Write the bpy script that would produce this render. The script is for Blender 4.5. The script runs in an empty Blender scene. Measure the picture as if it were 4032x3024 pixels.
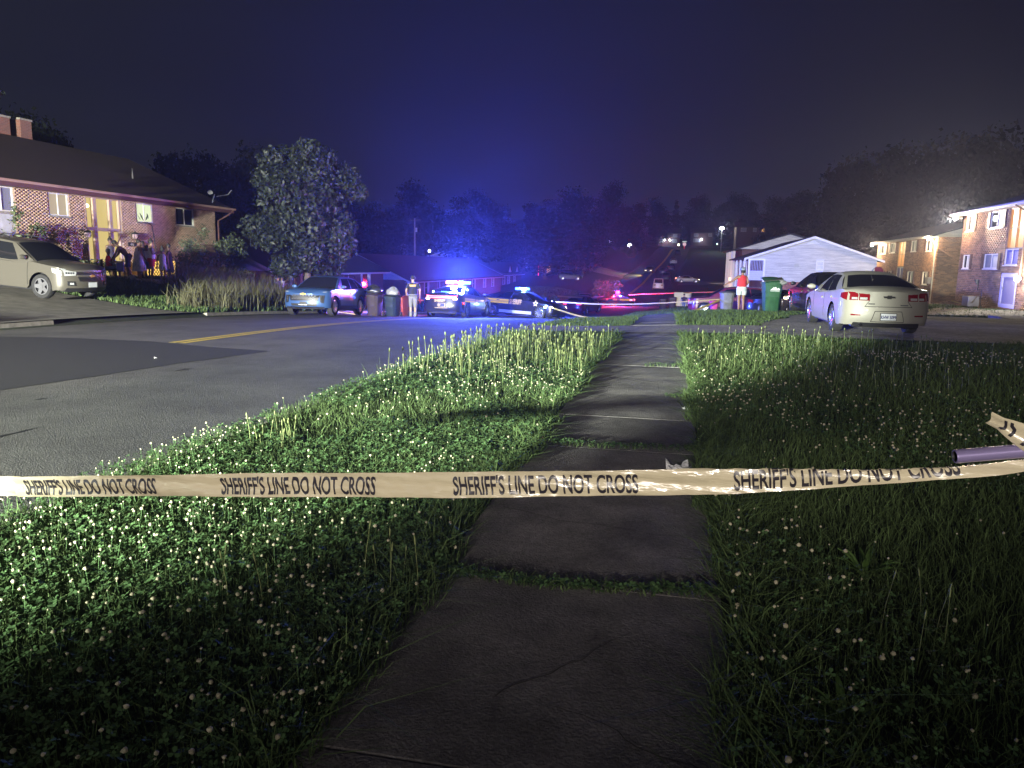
import bpy, bmesh, math, random
import numpy as np
from mathutils import Vector, Matrix
R=math.radians; PI=math.pi
rng=np.random.default_rng(7); random.seed(7)
S=bpy.context.scene; COL=S.collection

# ---------------------------------------------------------------- camera
cam_d=bpy.data.cameras.new('camera'); cam=bpy.data.objects.new('camera',cam_d); COL.objects.link(cam)
cam_d.sensor_width=36; cam_d.lens=26.0; cam_d.clip_start=0.05; cam_d.clip_end=3000
cam.matrix_world=Matrix.Translation((0,0,1.45)) @ Matrix.Rotation(R(11.8),4,'Z') @ Matrix.Rotation(R(90-9.2),4,'X') @ Matrix.Rotation(R(1.0),4,'Z')
S.camera=cam

# ---------------------------------------------------------------- sky
W=bpy.data.worlds.new('World'); S.world=W; W.use_nodes=True
wn=W.node_tree.nodes; wl=W.node_tree.links; bg=wn['Background']
tc=wn.new('ShaderNodeTexCoord'); sx=wn.new('ShaderNodeSeparateXYZ'); wl.new(tc.outputs['Generated'],sx.inputs[0])
cr=wn.new('ShaderNodeValToRGB'); wl.new(sx.outputs['Z'],cr.inputs[0])
e=cr.color_ramp.elements; e[0].position=0.0; e[0].color=(0.028,0.029,0.044,1); e[1].position=0.65; e[1].color=(0.0025,0.003,0.0085,1)
q=e.new(0.2); q.color=(0.0098,0.0104,0.021,1)
nz=wn.new('ShaderNodeTexNoise'); nz.inputs['Scale'].default_value=2.2; nz.inputs['Detail'].default_value=4
mp=wn.new('ShaderNodeMapping'); mp.inputs['Scale'].default_value=(1,1,2.5); wl.new(tc.outputs['Generated'],mp.inputs[0]); wl.new(mp.outputs[0],nz.inputs['Vector'])
mr=wn.new('ShaderNodeMapRange'); mr.inputs['To Min'].default_value=0.75; mr.inputs['To Max'].default_value=1.25; wl.new(nz.outputs[0],mr.inputs[0])
mx=wn.new('ShaderNodeVectorMath'); mx.operation='SCALE'; wl.new(cr.outputs[0],mx.inputs[0]); wl.new(mr.outputs[0],mx.inputs['Scale'])
wl.new(mx.outputs[0],bg.inputs[0]); bg.inputs[1].default_value=1.0

# ---------------------------------------------------------------- lamps
def lamp(name,kind,loc,power,color,radius=0.1,aim=None,spot=60,blend=0.2):
    d=bpy.data.lights.new(name,kind); d.energy=power; d.color=color
    if kind in('POINT','SPOT'): d.shadow_soft_size=radius
    if kind=='SPOT': d.spot_size=R(spot); d.spot_blend=blend
    o=bpy.data.objects.new(name,d); COL.objects.link(o); o.location=loc
    if aim is not None: o.rotation_euler=(Vector(aim)-Vector(loc)).to_track_quat('-Z','Y').to_euler()
    return o
# headlights of a vehicle standing on the road behind the photographer's left
lamp('headlight_lamp','SPOT',(-11.0,-18.0,2.7),245000,(0.93,1.0,0.84),0.2,(-11.0-.262*20,2,1.9),78.5,0.12)
lamp('headlight_lamp','SPOT',(-12.4,-18.2,2.7),95000,(1.0,0.86,0.78),0.06,(-23,22,3.4),58,0.3)  # pink tint and aim added to brighten the brick house front
# added unseen fill for the tape: its beam passes just over the near ground
_e=R(16); lamp('tape_fill_lamp','SPOT',(-.7,-10,3.1),6500,(1.0,0.90,0.80),0.4,(-.7,0,3.1+10*math.tan(_e)),60,0.10)
# added unseen fill, weak, for the dark near grass and flowers
lamp('near_fill_light','POINT',(7,-12,6.5),600,(1.0,0.88,0.80),0.15)

S.render.engine='CYCLES'; C_=S.cycles
C_.use_denoising=True; C_.max_bounces=5; C_.diffuse_bounces=2; C_.glossy_bounces=2; C_.transmission_bounces=3; C_.volume_bounces=0
C_.sample_clamp_indirect=4; C_.caustics_reflective=False; C_.caustics_refractive=False
try: C_.use_light_tree=True
except Exception: pass
vs=S.view_settings; vs.view_transform='Standard'; vs.look='None'; vs.exposure=0.0; vs.gamma=1.0; vs.use_curve_mapping=False

# ---------------------------------------------------------------- materials
_M={}
def M(name,col=(0.5,0.5,0.5),rough=0.6,metal=0.0,noise=0.0,nscale=8.0,bump=0.0,bscale=40.0,emit=None,es=0.0,coat=0.0,spec=0.5,col2=None,rnd=0.0,alpha=1.0,trans=0.0,stretch=None,big=0.0,bigs=.35):
    if name in _M: return _M[name]
    m=bpy.data.materials.new(name); _M[name]=m; m.use_nodes=True
    n=m.node_tree.nodes; l=m.node_tree.links; b=n['Principled BSDF']
    b.inputs['Base Color'].default_value=(*col,1); b.inputs['Roughness'].default_value=rough; b.inputs['Metallic'].default_value=metal
    b.inputs['Specular IOR Level'].default_value=spec
    if coat: b.inputs['Coat Weight'].default_value=coat; b.inputs['Coat Roughness'].default_value=0.06
    if trans: b.inputs['Transmission Weight'].default_value=trans
    if emit: b.inputs['Emission Color'].default_value=(*emit,1); b.inputs['Emission Strength'].default_value=es
    src=None
    t=n.new('ShaderNodeTexCoord'); vec=t.outputs['Object']
    if stretch:
        mpp=n.new('ShaderNodeMapping'); mpp.inputs['Scale'].default_value=stretch; l.new(vec,mpp.inputs[0]); vec=mpp.outputs[0]
    if noise or col2:
        nt=n.new('ShaderNodeTexNoise'); nt.inputs['Scale'].default_value=nscale; nt.inputs['Detail'].default_value=6; nt.inputs['Roughness'].default_value=0.65
        l.new(vec,nt.inputs['Vector'])
        mixn=n.new('ShaderNodeMix'); mixn.data_type='RGBA'
        c2=col2 if col2 else tuple(c*(1-noise) for c in col); c1=col if col2 else tuple(min(1,c*(1+noise)) for c in col)
        mixn.inputs[6].default_value=(*c1,1); mixn.inputs[7].default_value=(*c2,1)
        rp=n.new('ShaderNodeMapRange'); rp.inputs['From Min'].default_value=0.35; rp.inputs['From Max'].default_value=0.65
        l.new(nt.outputs[0],rp.inputs[0]); l.new(rp.outputs[0],mixn.inputs[0]); src=mixn.outputs[2]
    if rnd:
        at=n.new('ShaderNodeAttribute'); at.attribute_name='rnd'
        oi=n.new('ShaderNodeObjectInfo'); ad=n.new('ShaderNodeMath'); ad.operation='ADD'; l.new(at.outputs['Fac'],ad.inputs[0]); l.new(oi.outputs['Random'],ad.inputs[1])
        fr=n.new('ShaderNodeMath'); fr.operation='FRACT'; l.new(ad.outputs[0],fr.inputs[0])
        r2=n.new('ShaderNodeMapRange'); r2.inputs['To Min'].default_value=1-rnd; r2.inputs['To Max'].default_value=1+rnd; l.new(fr.outputs[0],r2.inputs[0])
        sc=n.new('ShaderNodeVectorMath'); sc.operation='SCALE'
        if src: l.new(src,sc.inputs[0])
        else: sc.inputs[0].default_value=col
        l.new(r2.outputs[0],sc.inputs['Scale']); src=sc.outputs[0]
    if big:
        n3=n.new('ShaderNodeTexNoise'); n3.inputs['Scale'].default_value=bigs; n3.inputs['Detail'].default_value=7; n3.inputs['Roughness'].default_value=.7; l.new(t.outputs['Object'],n3.inputs['Vector'])
        r3=n.new('ShaderNodeMapRange'); r3.inputs['From Min'].default_value=.35; r3.inputs['From Max'].default_value=.65; r3.inputs['To Min'].default_value=1-big; r3.inputs['To Max'].default_value=1+big*.5; l.new(n3.outputs[0],r3.inputs[0])
        s3=n.new('ShaderNodeVectorMath'); s3.operation='SCALE'; l.new(r3.outputs[0],s3.inputs['Scale'])
        if src: l.new(src,s3.inputs[0])
        else: s3.inputs[0].default_value=col
        src=s3.outputs[0]
    if src: l.new(src,b.inputs['Base Color'])
    if bump:
        nb=n.new('ShaderNodeTexNoise'); nb.inputs['Scale'].default_value=bscale; nb.inputs['Detail'].default_value=5; l.new(vec,nb.inputs['Vector'])
        bp=n.new('ShaderNodeBump'); bp.inputs['Strength'].default_value=bump; bp.inputs['Distance'].default_value=0.02; l.new(nb.outputs[0],bp.inputs['Height']); l.new(bp.outputs[0],b.inputs['Normal'])
    return m
def brick_mat(name,c1,c2,mortar,scale=1.0,w=0.215,h=0.072):
    if name in _M: return _M[name]
    m=M(name,c1,0.9); n=m.node_tree.nodes; l=m.node_tree.links; b=n['Principled BSDF']
    br=n.new('ShaderNodeTexBrick'); br.inputs['Color1'].default_value=(*c1,1); br.inputs['Color2'].default_value=(*c2,1); br.inputs['Mortar'].default_value=(*mortar,1)
    br.inputs['Scale'].default_value=1; br.inputs['Brick Width'].default_value=w; br.inputs['Row Height'].default_value=h; br.inputs['Mortar Size'].default_value=0.008
    t=n.new('ShaderNodeTexCoord'); s=n.new('ShaderNodeSeparateXYZ'); l.new(t.outputs['Object'],s.inputs[0]); a=n.new('ShaderNodeMath'); a.operation='ADD'; l.new(s.outputs[0],a.inputs[0]); l.new(s.outputs[1],a.inputs[1])
    c=n.new('ShaderNodeCombineXYZ'); l.new(a.outputs[0],c.inputs[0]); l.new(s.outputs[2],c.inputs[1]); l.new(c.outputs[0],br.inputs['Vector']); l.new(br.outputs[0],b.inputs['Base Color'])
    bp=n.new('ShaderNodeBump'); bp.inputs['Strength'].default_value=0.5; bp.inputs['Distance'].default_value=0.01; bp.invert=True; l.new(br.outputs['Fac'],bp.inputs['Height']); l.new(bp.outputs[0],b.inputs['Normal'])
    return m
def emis(name,col,s): return M(name,(0.02,0.02,0.02),0.5,emit=col,es=s)

# ---------------------------------------------------------------- object helpers
def tag(o,label=None,cat=None,group=None,kind=None):
    if label: o['label']=label
    if cat: o['category']=cat
    if group: o['group']=group
    if kind: o['kind']=kind
    return o
def empty(name,loc=(0,0,0),rz=0,parent=None,label=None,cat=None,group=None,kind=None):
    o=bpy.data.objects.new(name,None); COL.objects.link(o); o.location=loc; o.rotation_euler=(0,0,rz); o.empty_display_size=0.1
    if parent: o.parent=parent
    return tag(o,label,cat,group,kind)
def link(name,me,parent=None,loc=(0,0,0),rot=(0,0,0),scale=None):
    o=bpy.data.objects.new(name,me); COL.objects.link(o); o.location=loc; o.rotation_euler=rot
    if scale is not None: o.scale=scale
    if parent: o.parent=parent
    return o
def mesh_np(name,v,f,mat,rnd=None,smooth=False):
    """v (N,3); f list of arrays of equal-size faces"""
    me=bpy.data.meshes.new(name); v=np.asarray(v,np.float32)
    fs=f if isinstance(f,list) else [f]
    fs=[np.asarray(a,np.int32) for a in fs if len(a)]
    me.vertices.add(len(v)); me.vertices.foreach_set('co',v.ravel())
    loops=np.concatenate([a.ravel() for a in fs]); me.loops.add(len(loops)); me.loops.foreach_set('vertex_index',loops)
    tot=np.concatenate([np.full(len(a),a.shape[1],np.int32) for a in fs]); st=np.concatenate([[0],np.cumsum(tot)[:-1]]).astype(np.int32)
    me.polygons.add(len(tot)); me.polygons.foreach_set('loop_start',st); me.polygons.foreach_set('loop_total',tot)
    if smooth: me.polygons.foreach_set('use_smooth',np.ones(len(tot),bool))
    if rnd is not None:
        at=me.attributes.new('rnd','FLOAT','POINT'); at.data.foreach_set('value',np.asarray(rnd,np.float32))
    me.update(calc_edges=True); me.materials.append(mat); return me
class MB:
    def __init__(s): s.v=[]; s.f=[]
    def add(s,vs,fs):
        n=len(s.v); s.v+= [tuple(x) for x in vs]; s.f+=[tuple(i+n for i in f) for f in fs]; return s
    def box(s,x0,x1,y0,y1,z0,z1,rz=0,c=None,tf=None):
        vs=[Vector((x,y,z)) for z in(z0,z1) for y in(y0,y1) for x in(x0,x1)]
        if tf: vs=[tf(v) for v in vs]
        return s.add(vs,[(0,2,3,1),(4,5,7,6),(0,1,5,4),(2,6,7,3),(0,4,6,2),(1,3,7,5)])
    def tube(s,pts,r,n=8,cap=True,sq=1.0):
        pts=[Vector(p) for p in pts]; rs=r if isinstance(r,(list,tuple)) else [r]*len(pts); rings=[]
        for i,p in enumerate(pts):
            d=(pts[min(i+1,len(pts)-1)]-pts[max(i-1,0)]); d=d.normalized() if d.length>1e-9 else Vector((0,0,1))
            a=d.cross(Vector((0,0,1)));
            if a.length<0.05: a=Vector((1,0,0)); a=(a-d*a.dot(d))
            a.normalize(); b=d.cross(a)
            rings.append([p+(a*math.cos(2*PI*k/n)+b*math.sin(2*PI*k/n)*sq)*rs[i] for k in range(n)])
        vs=[v for rr in rings for v in rr]; fs=[]
        for i in range(len(pts)-1):
            for k in range(n): k2=(k+1)%n; fs.append((i*n+k,i*n+k2,(i+1)*n+k2,(i+1)*n+k))
        if cap: fs.append(tuple(range(n))[::-1]); fs.append(tuple((len(pts)-1)*n+k for k in range(n)))
        return s.add(vs,fs)
    def loft(s,secs,n=12,cap=True):
        """secs: (center, rx, ry) horizontal ellipses, or (center,rx,ry,axisx,axisy)"""
        vs=[];fs=[]
        for sc in secs:
            c=Vector(sc[0]); ax=Vector(sc[3]) if len(sc)>3 else Vector((1,0,0)); ay=Vector(sc[4]) if len(sc)>3 else Vector((0,1,0))
            for k in range(n): t=2*PI*k/n; vs.append(c+ax*(sc[1]*math.cos(t))+ay*(sc[2]*math.sin(t)))
        for i in range(len(secs)-1):
            for k in range(n): k2=(k+1)%n; fs.append((i*n+k,i*n+k2,(i+1)*n+k2,(i+1)*n+k))
        if cap: fs.append(tuple(range(n))[::-1]); fs.append(tuple((len(secs)-1)*n+k for k in range(n)))
        return s.add(vs,fs)
    def prism(s,poly,tf,d0,d1):
        """poly 2D points; tf(a,b,d)->Vector"""
        n=len(poly); vs=[tf(a,b,d0) for a,b in poly]+[tf(a,b,d1) for a,b in poly]
        return s.add(vs,[tuple(range(n))[::-1],tuple(range(n,2*n))]+[(k,(k+1)%n,(k+1)%n+n,k+n) for k in range(n)])
    def sphere(s,c,r,nu=10,nv=6,sc=(1,1,1)):
        c=Vector(c); return s.loft([(c+Vector((0,0,-math.cos(PI*(i+.15)/(nv+.3))*r*sc[2])),math.sin(PI*(i+.15)/(nv+.3))*r*sc[0],math.sin(PI*(i+.15)/(nv+.3))*r*sc[1]) for i in range(nv+1)],nu)
    def grid(s,fn,nu,nv):
        vs=[fn(i/nu,j/nv) for i in range(nu+1) for j in range(nv+1)]; w=nv+1
        return s.add(vs,[(i*w+j,(i+1)*w+j,(i+1)*w+j+1,i*w+j+1) for i in range(nu) for j in range(nv)])
    def obj(s,name,mat,parent=None,loc=(0,0,0),rot=(0,0,0),smooth=0,bevel=0,**k):
        me=bpy.data.meshes.new(name); me.from_pydata(s.v,[],s.f); me.materials.append(mat)
        bm=bmesh.new(); bm.from_mesh(me)
        if smooth: bmesh.ops.remove_doubles(bm,verts=bm.verts,dist=1e-5)
        bmesh.ops.recalc_face_normals(bm,faces=bm.faces)
        if bevel: bmesh.ops.bevel(bm,geom=list(bm.edges),offset=bevel,segments=1,affect='EDGES')
        bm.to_mesh(me); bm.free()
        if smooth:
            me.polygons.foreach_set('use_smooth',[True]*len(me.polygons)); me.set_sharp_from_angle(angle=R(smooth))
        o=link(name,me,parent,loc,rot); return tag(o,**k)
def dup(o,parent=None,loc=None,rz=None,**k):
    c=o.copy(); COL.objects.link(c)
    if parent: c.parent=parent
    if loc is not None: c.location=loc
    if rz is not None: c.rotation_euler=(0,0,rz)
    for ch in list(o.children): dup(ch,c)
    for kk,vv in (('label',k.get('label')),('group',k.get('group'))):
        if vv: c[kk]=vv
    return c
def text(name,body,size,mat,parent,fn,xs=1.0,off=0.0,depth=0.0,align='LEFT',shear=0.0,sub=0.0,**k):
    """text as mesh; fn(u,v,d)->Vector maps flat text coords"""
    cu=bpy.data.curves.new(name,'FONT'); cu.body=body; cu.size=size; cu.offset=off; cu.align_x=align; cu.shear=shear; cu.resolution_u=3
    to=bpy.data.objects.new(name+'_tmp',cu); COL.objects.link(to)
    dg=bpy.context.evaluated_depsgraph_get(); me=bpy.data.meshes.new_from_object(to.evaluated_get(dg)); bpy.data.objects.remove(to); bpy.data.curves.remove(cu)
    if sub:
        bm=bmesh.new(); bm.from_mesh(me)
        xsx=[v.co.x for v in bm.verts]; x=min(xsx)
        while x<max(xsx):
            x+=sub; bmesh.ops.bisect_plane(bm,geom=list(bm.verts)+list(bm.edges)+list(bm.faces),plane_co=(x,0,0),plane_no=(1,0,0))
        bm.to_mesh(me); bm.free()
    for v in me.vertices: v.co=fn(v.co.x*xs,v.co.y,0.0)
    me.materials.clear(); me.materials.append(mat); me.name=name
    o=link(name,me,parent); return tag(o,**k)

# ---------------------------------------------------------------- terrain
def _tab(pts,sig=2.0):
    x=np.arange(-60,900,1.0); y=np.interp(x,[p[0] for p in pts],[p[1] for p in pts]); kk=np.exp(-0.5*(np.arange(-8,9)/sig)**2); kk/=kk.sum()
    yp=np.pad(y,8,mode='edge'); return x,np.convolve(yp,kk,'valid')
_zr=_tab([(-60,-.1),(0,-.12),(10,-.12),(16,-.2),(20,-.32),(25.8,-.58),(30.5,-.86),(34,-1.06),(41,-1.5),(52,-2.1),(62,-2.5),(71,-2.95),(90,-3.55),(103,-4.0),(115,-3.85),(135,-2.85),(152,-1.9),(160,-1.15),(170,-.25),(181,.6),(201,2.1),(234,5.0),(246,6.4),(262,7.8),(300,9.5),(340,11),(450,20),(700,36),(900,44)],1.6)
_rc=_tab([(-60,-8.95),(40,-8.95),(60,-8.5),(90,-7.5),(130,-6.2),(170,-4.0),(212,-1.6),(245,0),(262,1),(300,2)],5)
_rl=_tab([(-60,.7),(16,.7),(20,.75),(27,1.08),(33,1.27),(38,1.2),(45,.62),(70,.62),(110,.9),(200,1.6),(300,1.5)],1.5)
_zR=_tab([(-60,0),(22,0),(26,-.05),(29.8,-.2),(33,-.42),(37.5,-.68),(42,-1.25),(56,-1.6),(70,-2.0),(90,-2.9),(103,-3.5),(115,-3.3),(135,-2.6),(152,-1.8),(160,-1.0),(170,.0),(181,.9),(201,2.5),(234,5.4),(262,8.1),(300,9.8),(340,11.5),(450,20),(700,36)],1.2)
zr=lambda y:np.interp(y,*_zr)
rc=lambda y:np.interp(y,*_rc)
def ss(a,b,x): t=np.clip((x-a)/(b-a),0,1); return t*t*(3-2*t)
HW=5.35
def terr(x,y):
    x=np.asarray(x,float); y=np.asarray(y,float); t=x-rc(y); base=zr(y)
    zl=base+.12+ss(HW,14,-t)*np.interp(y,*_rl)+np.maximum(0,-t-32)*.05
    s=ss(HW,11.5,t); zR=np.interp(y,*_zR)
    zR=zR+.75*ss(12,17,x)*ss(38,43,y)*(1-ss(95,120,y))+.34*ss(2.5,8.5,x)*(1-ss(11.5,16.5,y))*ss(1.5,6,y)+np.maximum(0,t-60)*.06
    zrr=(base+.12)*(1-s)+zR*s
    z=np.where(t<0,zl,zrr)
    return np.where(np.abs(t)<HW,base-.1,z)
T=lambda x,y: float(terr(x,y))
# ---------------------------------------------------------------- ground
m_grass_ground=M('ground_grass',(0.035,0.05,0.018),0.95,col2=(0.016,0.02,0.01),nscale=1.7,bump=.6,bscale=9)
m_asphalt=M('asphalt',(0.19,0.182,0.168),0.85,col2=(0.05,0.048,0.045),nscale=80,bump=1.0,bscale=80,big=.3,bigs=.8,spec=.35)
m_conc=M('concrete',(0.235,0.22,0.215),0.9,col2=(0.14,0.13,0.13),nscale=45,bump=.7,bscale=95,big=.45,bigs=2.2)
m_conc2=M('driveway_concrete',(0.32,0.30,0.26),0.9,col2=(0.2,0.185,0.16),nscale=2.4,bump=.4,bscale=70)
m_kerb=M('kerb_concrete',(0.34,0.31,0.26),0.85,col2=(0.2,0.185,0.155),nscale=6,bump=.4,bscale=50)
xs=np.unique(np.concatenate([np.arange(-420,-60,12),np.arange(-60,-26,2.0),np.arange(-26,14,.5),np.arange(14,40,1.0),np.arange(40,100,3.0),np.arange(100,421,12)]))
ys=np.unique(np.concatenate([np.arange(-40,0,2.0),np.arange(0,48,.5),np.arange(48,130,1.5),np.arange(130,310,3.0),np.arange(310,860,12)]))
gx,gy=np.meshgrid(xs,ys,indexing='ij')
# shift the fine columns so that they follow the road
sh=(rc(gy)+8.95)*(1-ss(60,140,np.abs(gx))); gX=gx+sh; gz=terr(gX,gy)
n2=len(ys); idx=(np.arange(len(xs)-1)[:,None]*n2+np.arange(n2-1)[None,:]).ravel()
me=mesh_np('ground',np.stack([gX,gy,gz],-1).reshape(-1,3),np.stack([idx,idx+n2,idx+n2+1,idx+1],-1),m_grass_ground,smooth=True)
tag(link('ground',me),kind='structure')
def strip(name,yl,a,b,h,mat,nx=8,parent=None,structure=True,zf=None,thick=.12):
    """sheet over y list between x=a(y) and x=b(y), draped on zf"""
    yl=np.asarray(yl,float); A=np.array([a(y) for y in yl]); B=np.array([b(y) for y in yl]); s=np.linspace(0,1,nx+1)
    X=A[:,None]*(1-s)+B[:,None]*s; Y=np.repeat(yl[:,None],nx+1,1); Z=(zf(X,Y) if zf else terr(X,Y))+h
    v=np.stack([X,Y,Z],-1).reshape(-1,3); w=nx+1; i=(np.arange(len(yl)-1)[:,None]*w+np.arange(nx)[None,:]).ravel()
    me=mesh_np(name,v,np.stack([i,i+1,i+w+1,i+w],-1),mat,smooth=True); o=link(name,me,parent)
    if structure: tag(o,kind='structure')
    return o
zroad=lambda X,Y: zr(Y)
ry=np.concatenate([np.arange(-40,60,1.0),np.arange(60,264,2.0)])
strip('road',ry,lambda y:rc(y)-HW-.02,lambda y:rc(y)+HW+.02,0,m_asphalt,6,zf=zroad)
strip('cross_street',[262,265,268,271],lambda y:-120,lambda y:120,.06,m_asphalt,60)
m_yel=M('yellow_paint',(0.75,0.55,0.10),0.7,noise=.25,nscale=20)
yy=np.concatenate([np.arange(-40,60,.5),np.arange(60,258,2.0)])
def yellow(dx): strip('yellow_line',[y for y in yy if y>12.2],lambda y:rc(y)-.25+dx-.08*(1+max(0,y-40)/120),lambda y:rc(y)-.25+dx+.08*(1+max(0,y-40)/120),.006,m_yel,1,zf=zroad)
yellow(-.11); yellow(.11)
# dark newer asphalt patch
m_patch=M('fresh_asphalt',(0.026,0.026,0.028),0.75,noise=.3,nscale=60,bump=.5,bscale=160)
poly=[(-14.2,12.0),(-12.05,12.5),(-9.86,12.55),(-8.28,12.05),(-6.84,11.84),(-7.24,9.84),(-7.42,8.3),(-7.65,7.1),(-9.2,4.0),(-14.2,-6.0)]
bm=bmesh.new(); f=bm.faces.new([bm.verts.new((x,y,0)) for x,y in poly])
for yv in range(-6,13): bmesh.ops.bisect_plane(bm,geom=list(bm.verts)+list(bm.edges)+list(bm.faces),plane_co=(0,yv,0),plane_no=(0,1,0))
for v in bm.verts: v.co.z=float(zr(v.co.y))+.005
me=bpy.data.meshes.new('asphalt_patch'); bm.to_mesh(me); bm.free(); me.materials.append(m_patch); tag(link('asphalt_patch',me),kind='structure')
# tar smears and cracks on the lit lane
m_tar=M('tar_smear',(0.03,0.03,0.03),0.6,noise=.3)
for i in range(10):
    x=-4.3-random.random()*4.2; y=3.4+random.random()*13; L=.15+random.random()*.7; w=.01+random.random()*.03
    if x<-7 and 6<y<12.6: continue
    ang=R(84+random.uniform(-9,9)); mb=MB(); pts=[]
    n=7
    for k in range(n+1):
        s=k/n-.5; px=x+math.cos(ang)*s*L+random.uniform(-.02,.02); py=y+math.sin(ang)*s*L; ww=w*(1-(2*s)**2)+.004
        pts.append((px-ww,py,float(zr(py))+.0045)); pts.append((px+ww,py,float(zr(py))+.0045))
    mb.add(pts,[(2*k,2*k+1,2*k+3,2*k+2) for k in range(n)]); o=mb.obj('tar_mark',m_tar); tag(o,kind='structure')
# grassy kerb strip on the near side and kerbstones on the far side
def kerb(name,y0,y1,x,w,top,mat,step=3.0,inv=1,skip=()):
    root=empty(name,(x,y0,0),kind='structure')
    y=y0
    while y<y1:
        ye=min(y+step,y1)-.02
        if not any(a<y+.1<b for a,b in skip):
            mb=MB(); g=4
            for k in range(g):
                a=y+(ye-y)*k/g; b=y+(ye-y)*(k+1)/g
                za,zb=float(zr(a)),float(zr(b)); o_=rc(a)+8.95; jx=0
                xa=rc(a)+x+8.95;xb=rc(b)+x+8.95
                vs=[(xa,a,za-.15),(xa+w,a,za-.15),(xa+w-.02*inv,a,za+top),(xa+.02,a,za+top),(xb,b,zb-.15),(xb+w,b,zb-.15),(xb+w-.02*inv,b,zb+top),(xb+.02,b,zb+top)]
                mb.add([(vx-x,vy-y0,vz) for vx,vy,vz in vs],[(0,1,2,3),(4,7,6,5),(1,5,6,2),(3,2,6,7),(0,3,7,4)])
            mb.obj('kerbstone',mat,root)
        y+=step
    return root
kerb('far_kerb',-12,126,-14.47,.18,.13,m_kerb,3.0,skip=((13.4,20.2),))
kerb('near_kerb',-6,126,-3.62,.16,.1,m_kerb,3.0,skip=((16.4,19.4),))
# sidewalk: one slab after another
side=empty('sidewalk',(0,0,0),kind='structure')
y=3.14-1.29*4; k=0
sl=random.Random(3)
while y<48:
    L=1.29; x0,x1=-1.0+ .004*sl.random(),.285; mb=MB(); nx,ny=4,4
    h0=.028+sl.uniform(-.002,.002); tx=sl.uniform(-.003,.003); ty=sl.uniform(-.002,.002)
    g=.006
    def top(i,j):
        X=x0+(x1-x0)*i; Y=y+g+(L-2*g)*j; edge=0.006 if (i in(0,1) or j in(0,1)) else 0
        return (X,Y,T(X,Y)+h0+tx*(i-.5)*2+ty*(j-.5)*2-edge)
    mb.grid(top,5,5)
    c=[top(0,0),top(1,0),top(1,1),top(0,1)]; n=len(mb.v); mb.add([p for p in c]+[(p[0],p[1],p[2]-.12) for p in c],[(0,1,5,4),(1,2,6,5),(2,3,7,6),(3,0,4,7)])
    if not(17.2<y<19.3): mb.obj('slab',m_conc,side)
    y+=L
m_crack=M('crack_soil',(.06,.055,.045),.95)
for (cx,cy,a0,L) in ((-.9,4.1,.15,1.1),(-.5,2.2,1.2,.7),(.1,6.4,2.2,.8),(-.8,7.6,.4,1.0),(-.3,9.4,-.3,.6),(-.95,11.6,.2,1.2),(.2,1.95,2.6,.6),(-.2,13.6,1.1,.8)):
    mb=MB(); n=14; x,y,a=cx,cy,a0; vs=[]
    for k in range(n+1):
        w=.0022*(1-.8*k/n)+.0008; z=T(x,y)+.0335; vs+=[(x-math.sin(a)*w,y+math.cos(a)*w,z),(x+math.sin(a)*w,y-math.cos(a)*w,z)]; a+=random.uniform(-.5,.5); a=a0+(a-a0)*.7; x+=math.cos(a)*L/n; y+=math.sin(a)*L/n
    mb.add(vs,[(2*k,2*k+1,2*k+3,2*k+2) for k in range(n)]); mb.obj('crack',m_crack,side)
# driveway of the brick house (left) and gravel drive / lot (right)
strip('driveway',np.arange(13.3,20.6,.4),lambda y:-24.3,lambda y:-14.32,.035,m_conc2,24)
def wedge(name,y0,y1): 
    root=strip(name,[y0,(y0+y1)/2,y1],lambda y:-14.32,lambda y:-14.29,.03,m_conc2,1)
m_gravel=M('gravel',(0.40,0.365,0.30),0.95,col2=(0.20,0.18,0.145),nscale=14,bump=1.0,bscale=45,big=.4,bigs=.6)
def lot(X,Y): return terr(X,Y)
strip('gravel_drive',np.arange(16.9,19.6,.25),lambda y:-3.6,lambda y:2.4+.3*math.sin(y*2),.045,m_gravel,20)
strip('gravel_lot',np.arange(16.6,30.0,.4),lambda y:2.1+max(0,(y-19.6))*.33+.25*math.sin(y*1.7),lambda y:40,.04,m_gravel,70)
strip('lower_lot',np.arange(38,50,.5),lambda y:3.0,lambda y:30,.05,m_asphalt,40)
strip('side_street',[147.5,150,153,155.5],lambda y:float(rc(y))+HW-.3,lambda y:70,.12,m_asphalt,20)
strip('hill_driveway',np.arange(160,172,1.0),lambda y:-24,lambda y:float(rc(y))-HW,.15,m_conc2,12)
strip('lower_driveway',np.arange(82,90,1.0),lambda y:float(rc(y))+HW,lambda y:8,.1,m_conc2,12)
strip('front_path',np.arange(27.1,29.0,.3),lambda y:-25.3,lambda y:-20.6,.06,m_kerb,8)

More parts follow.
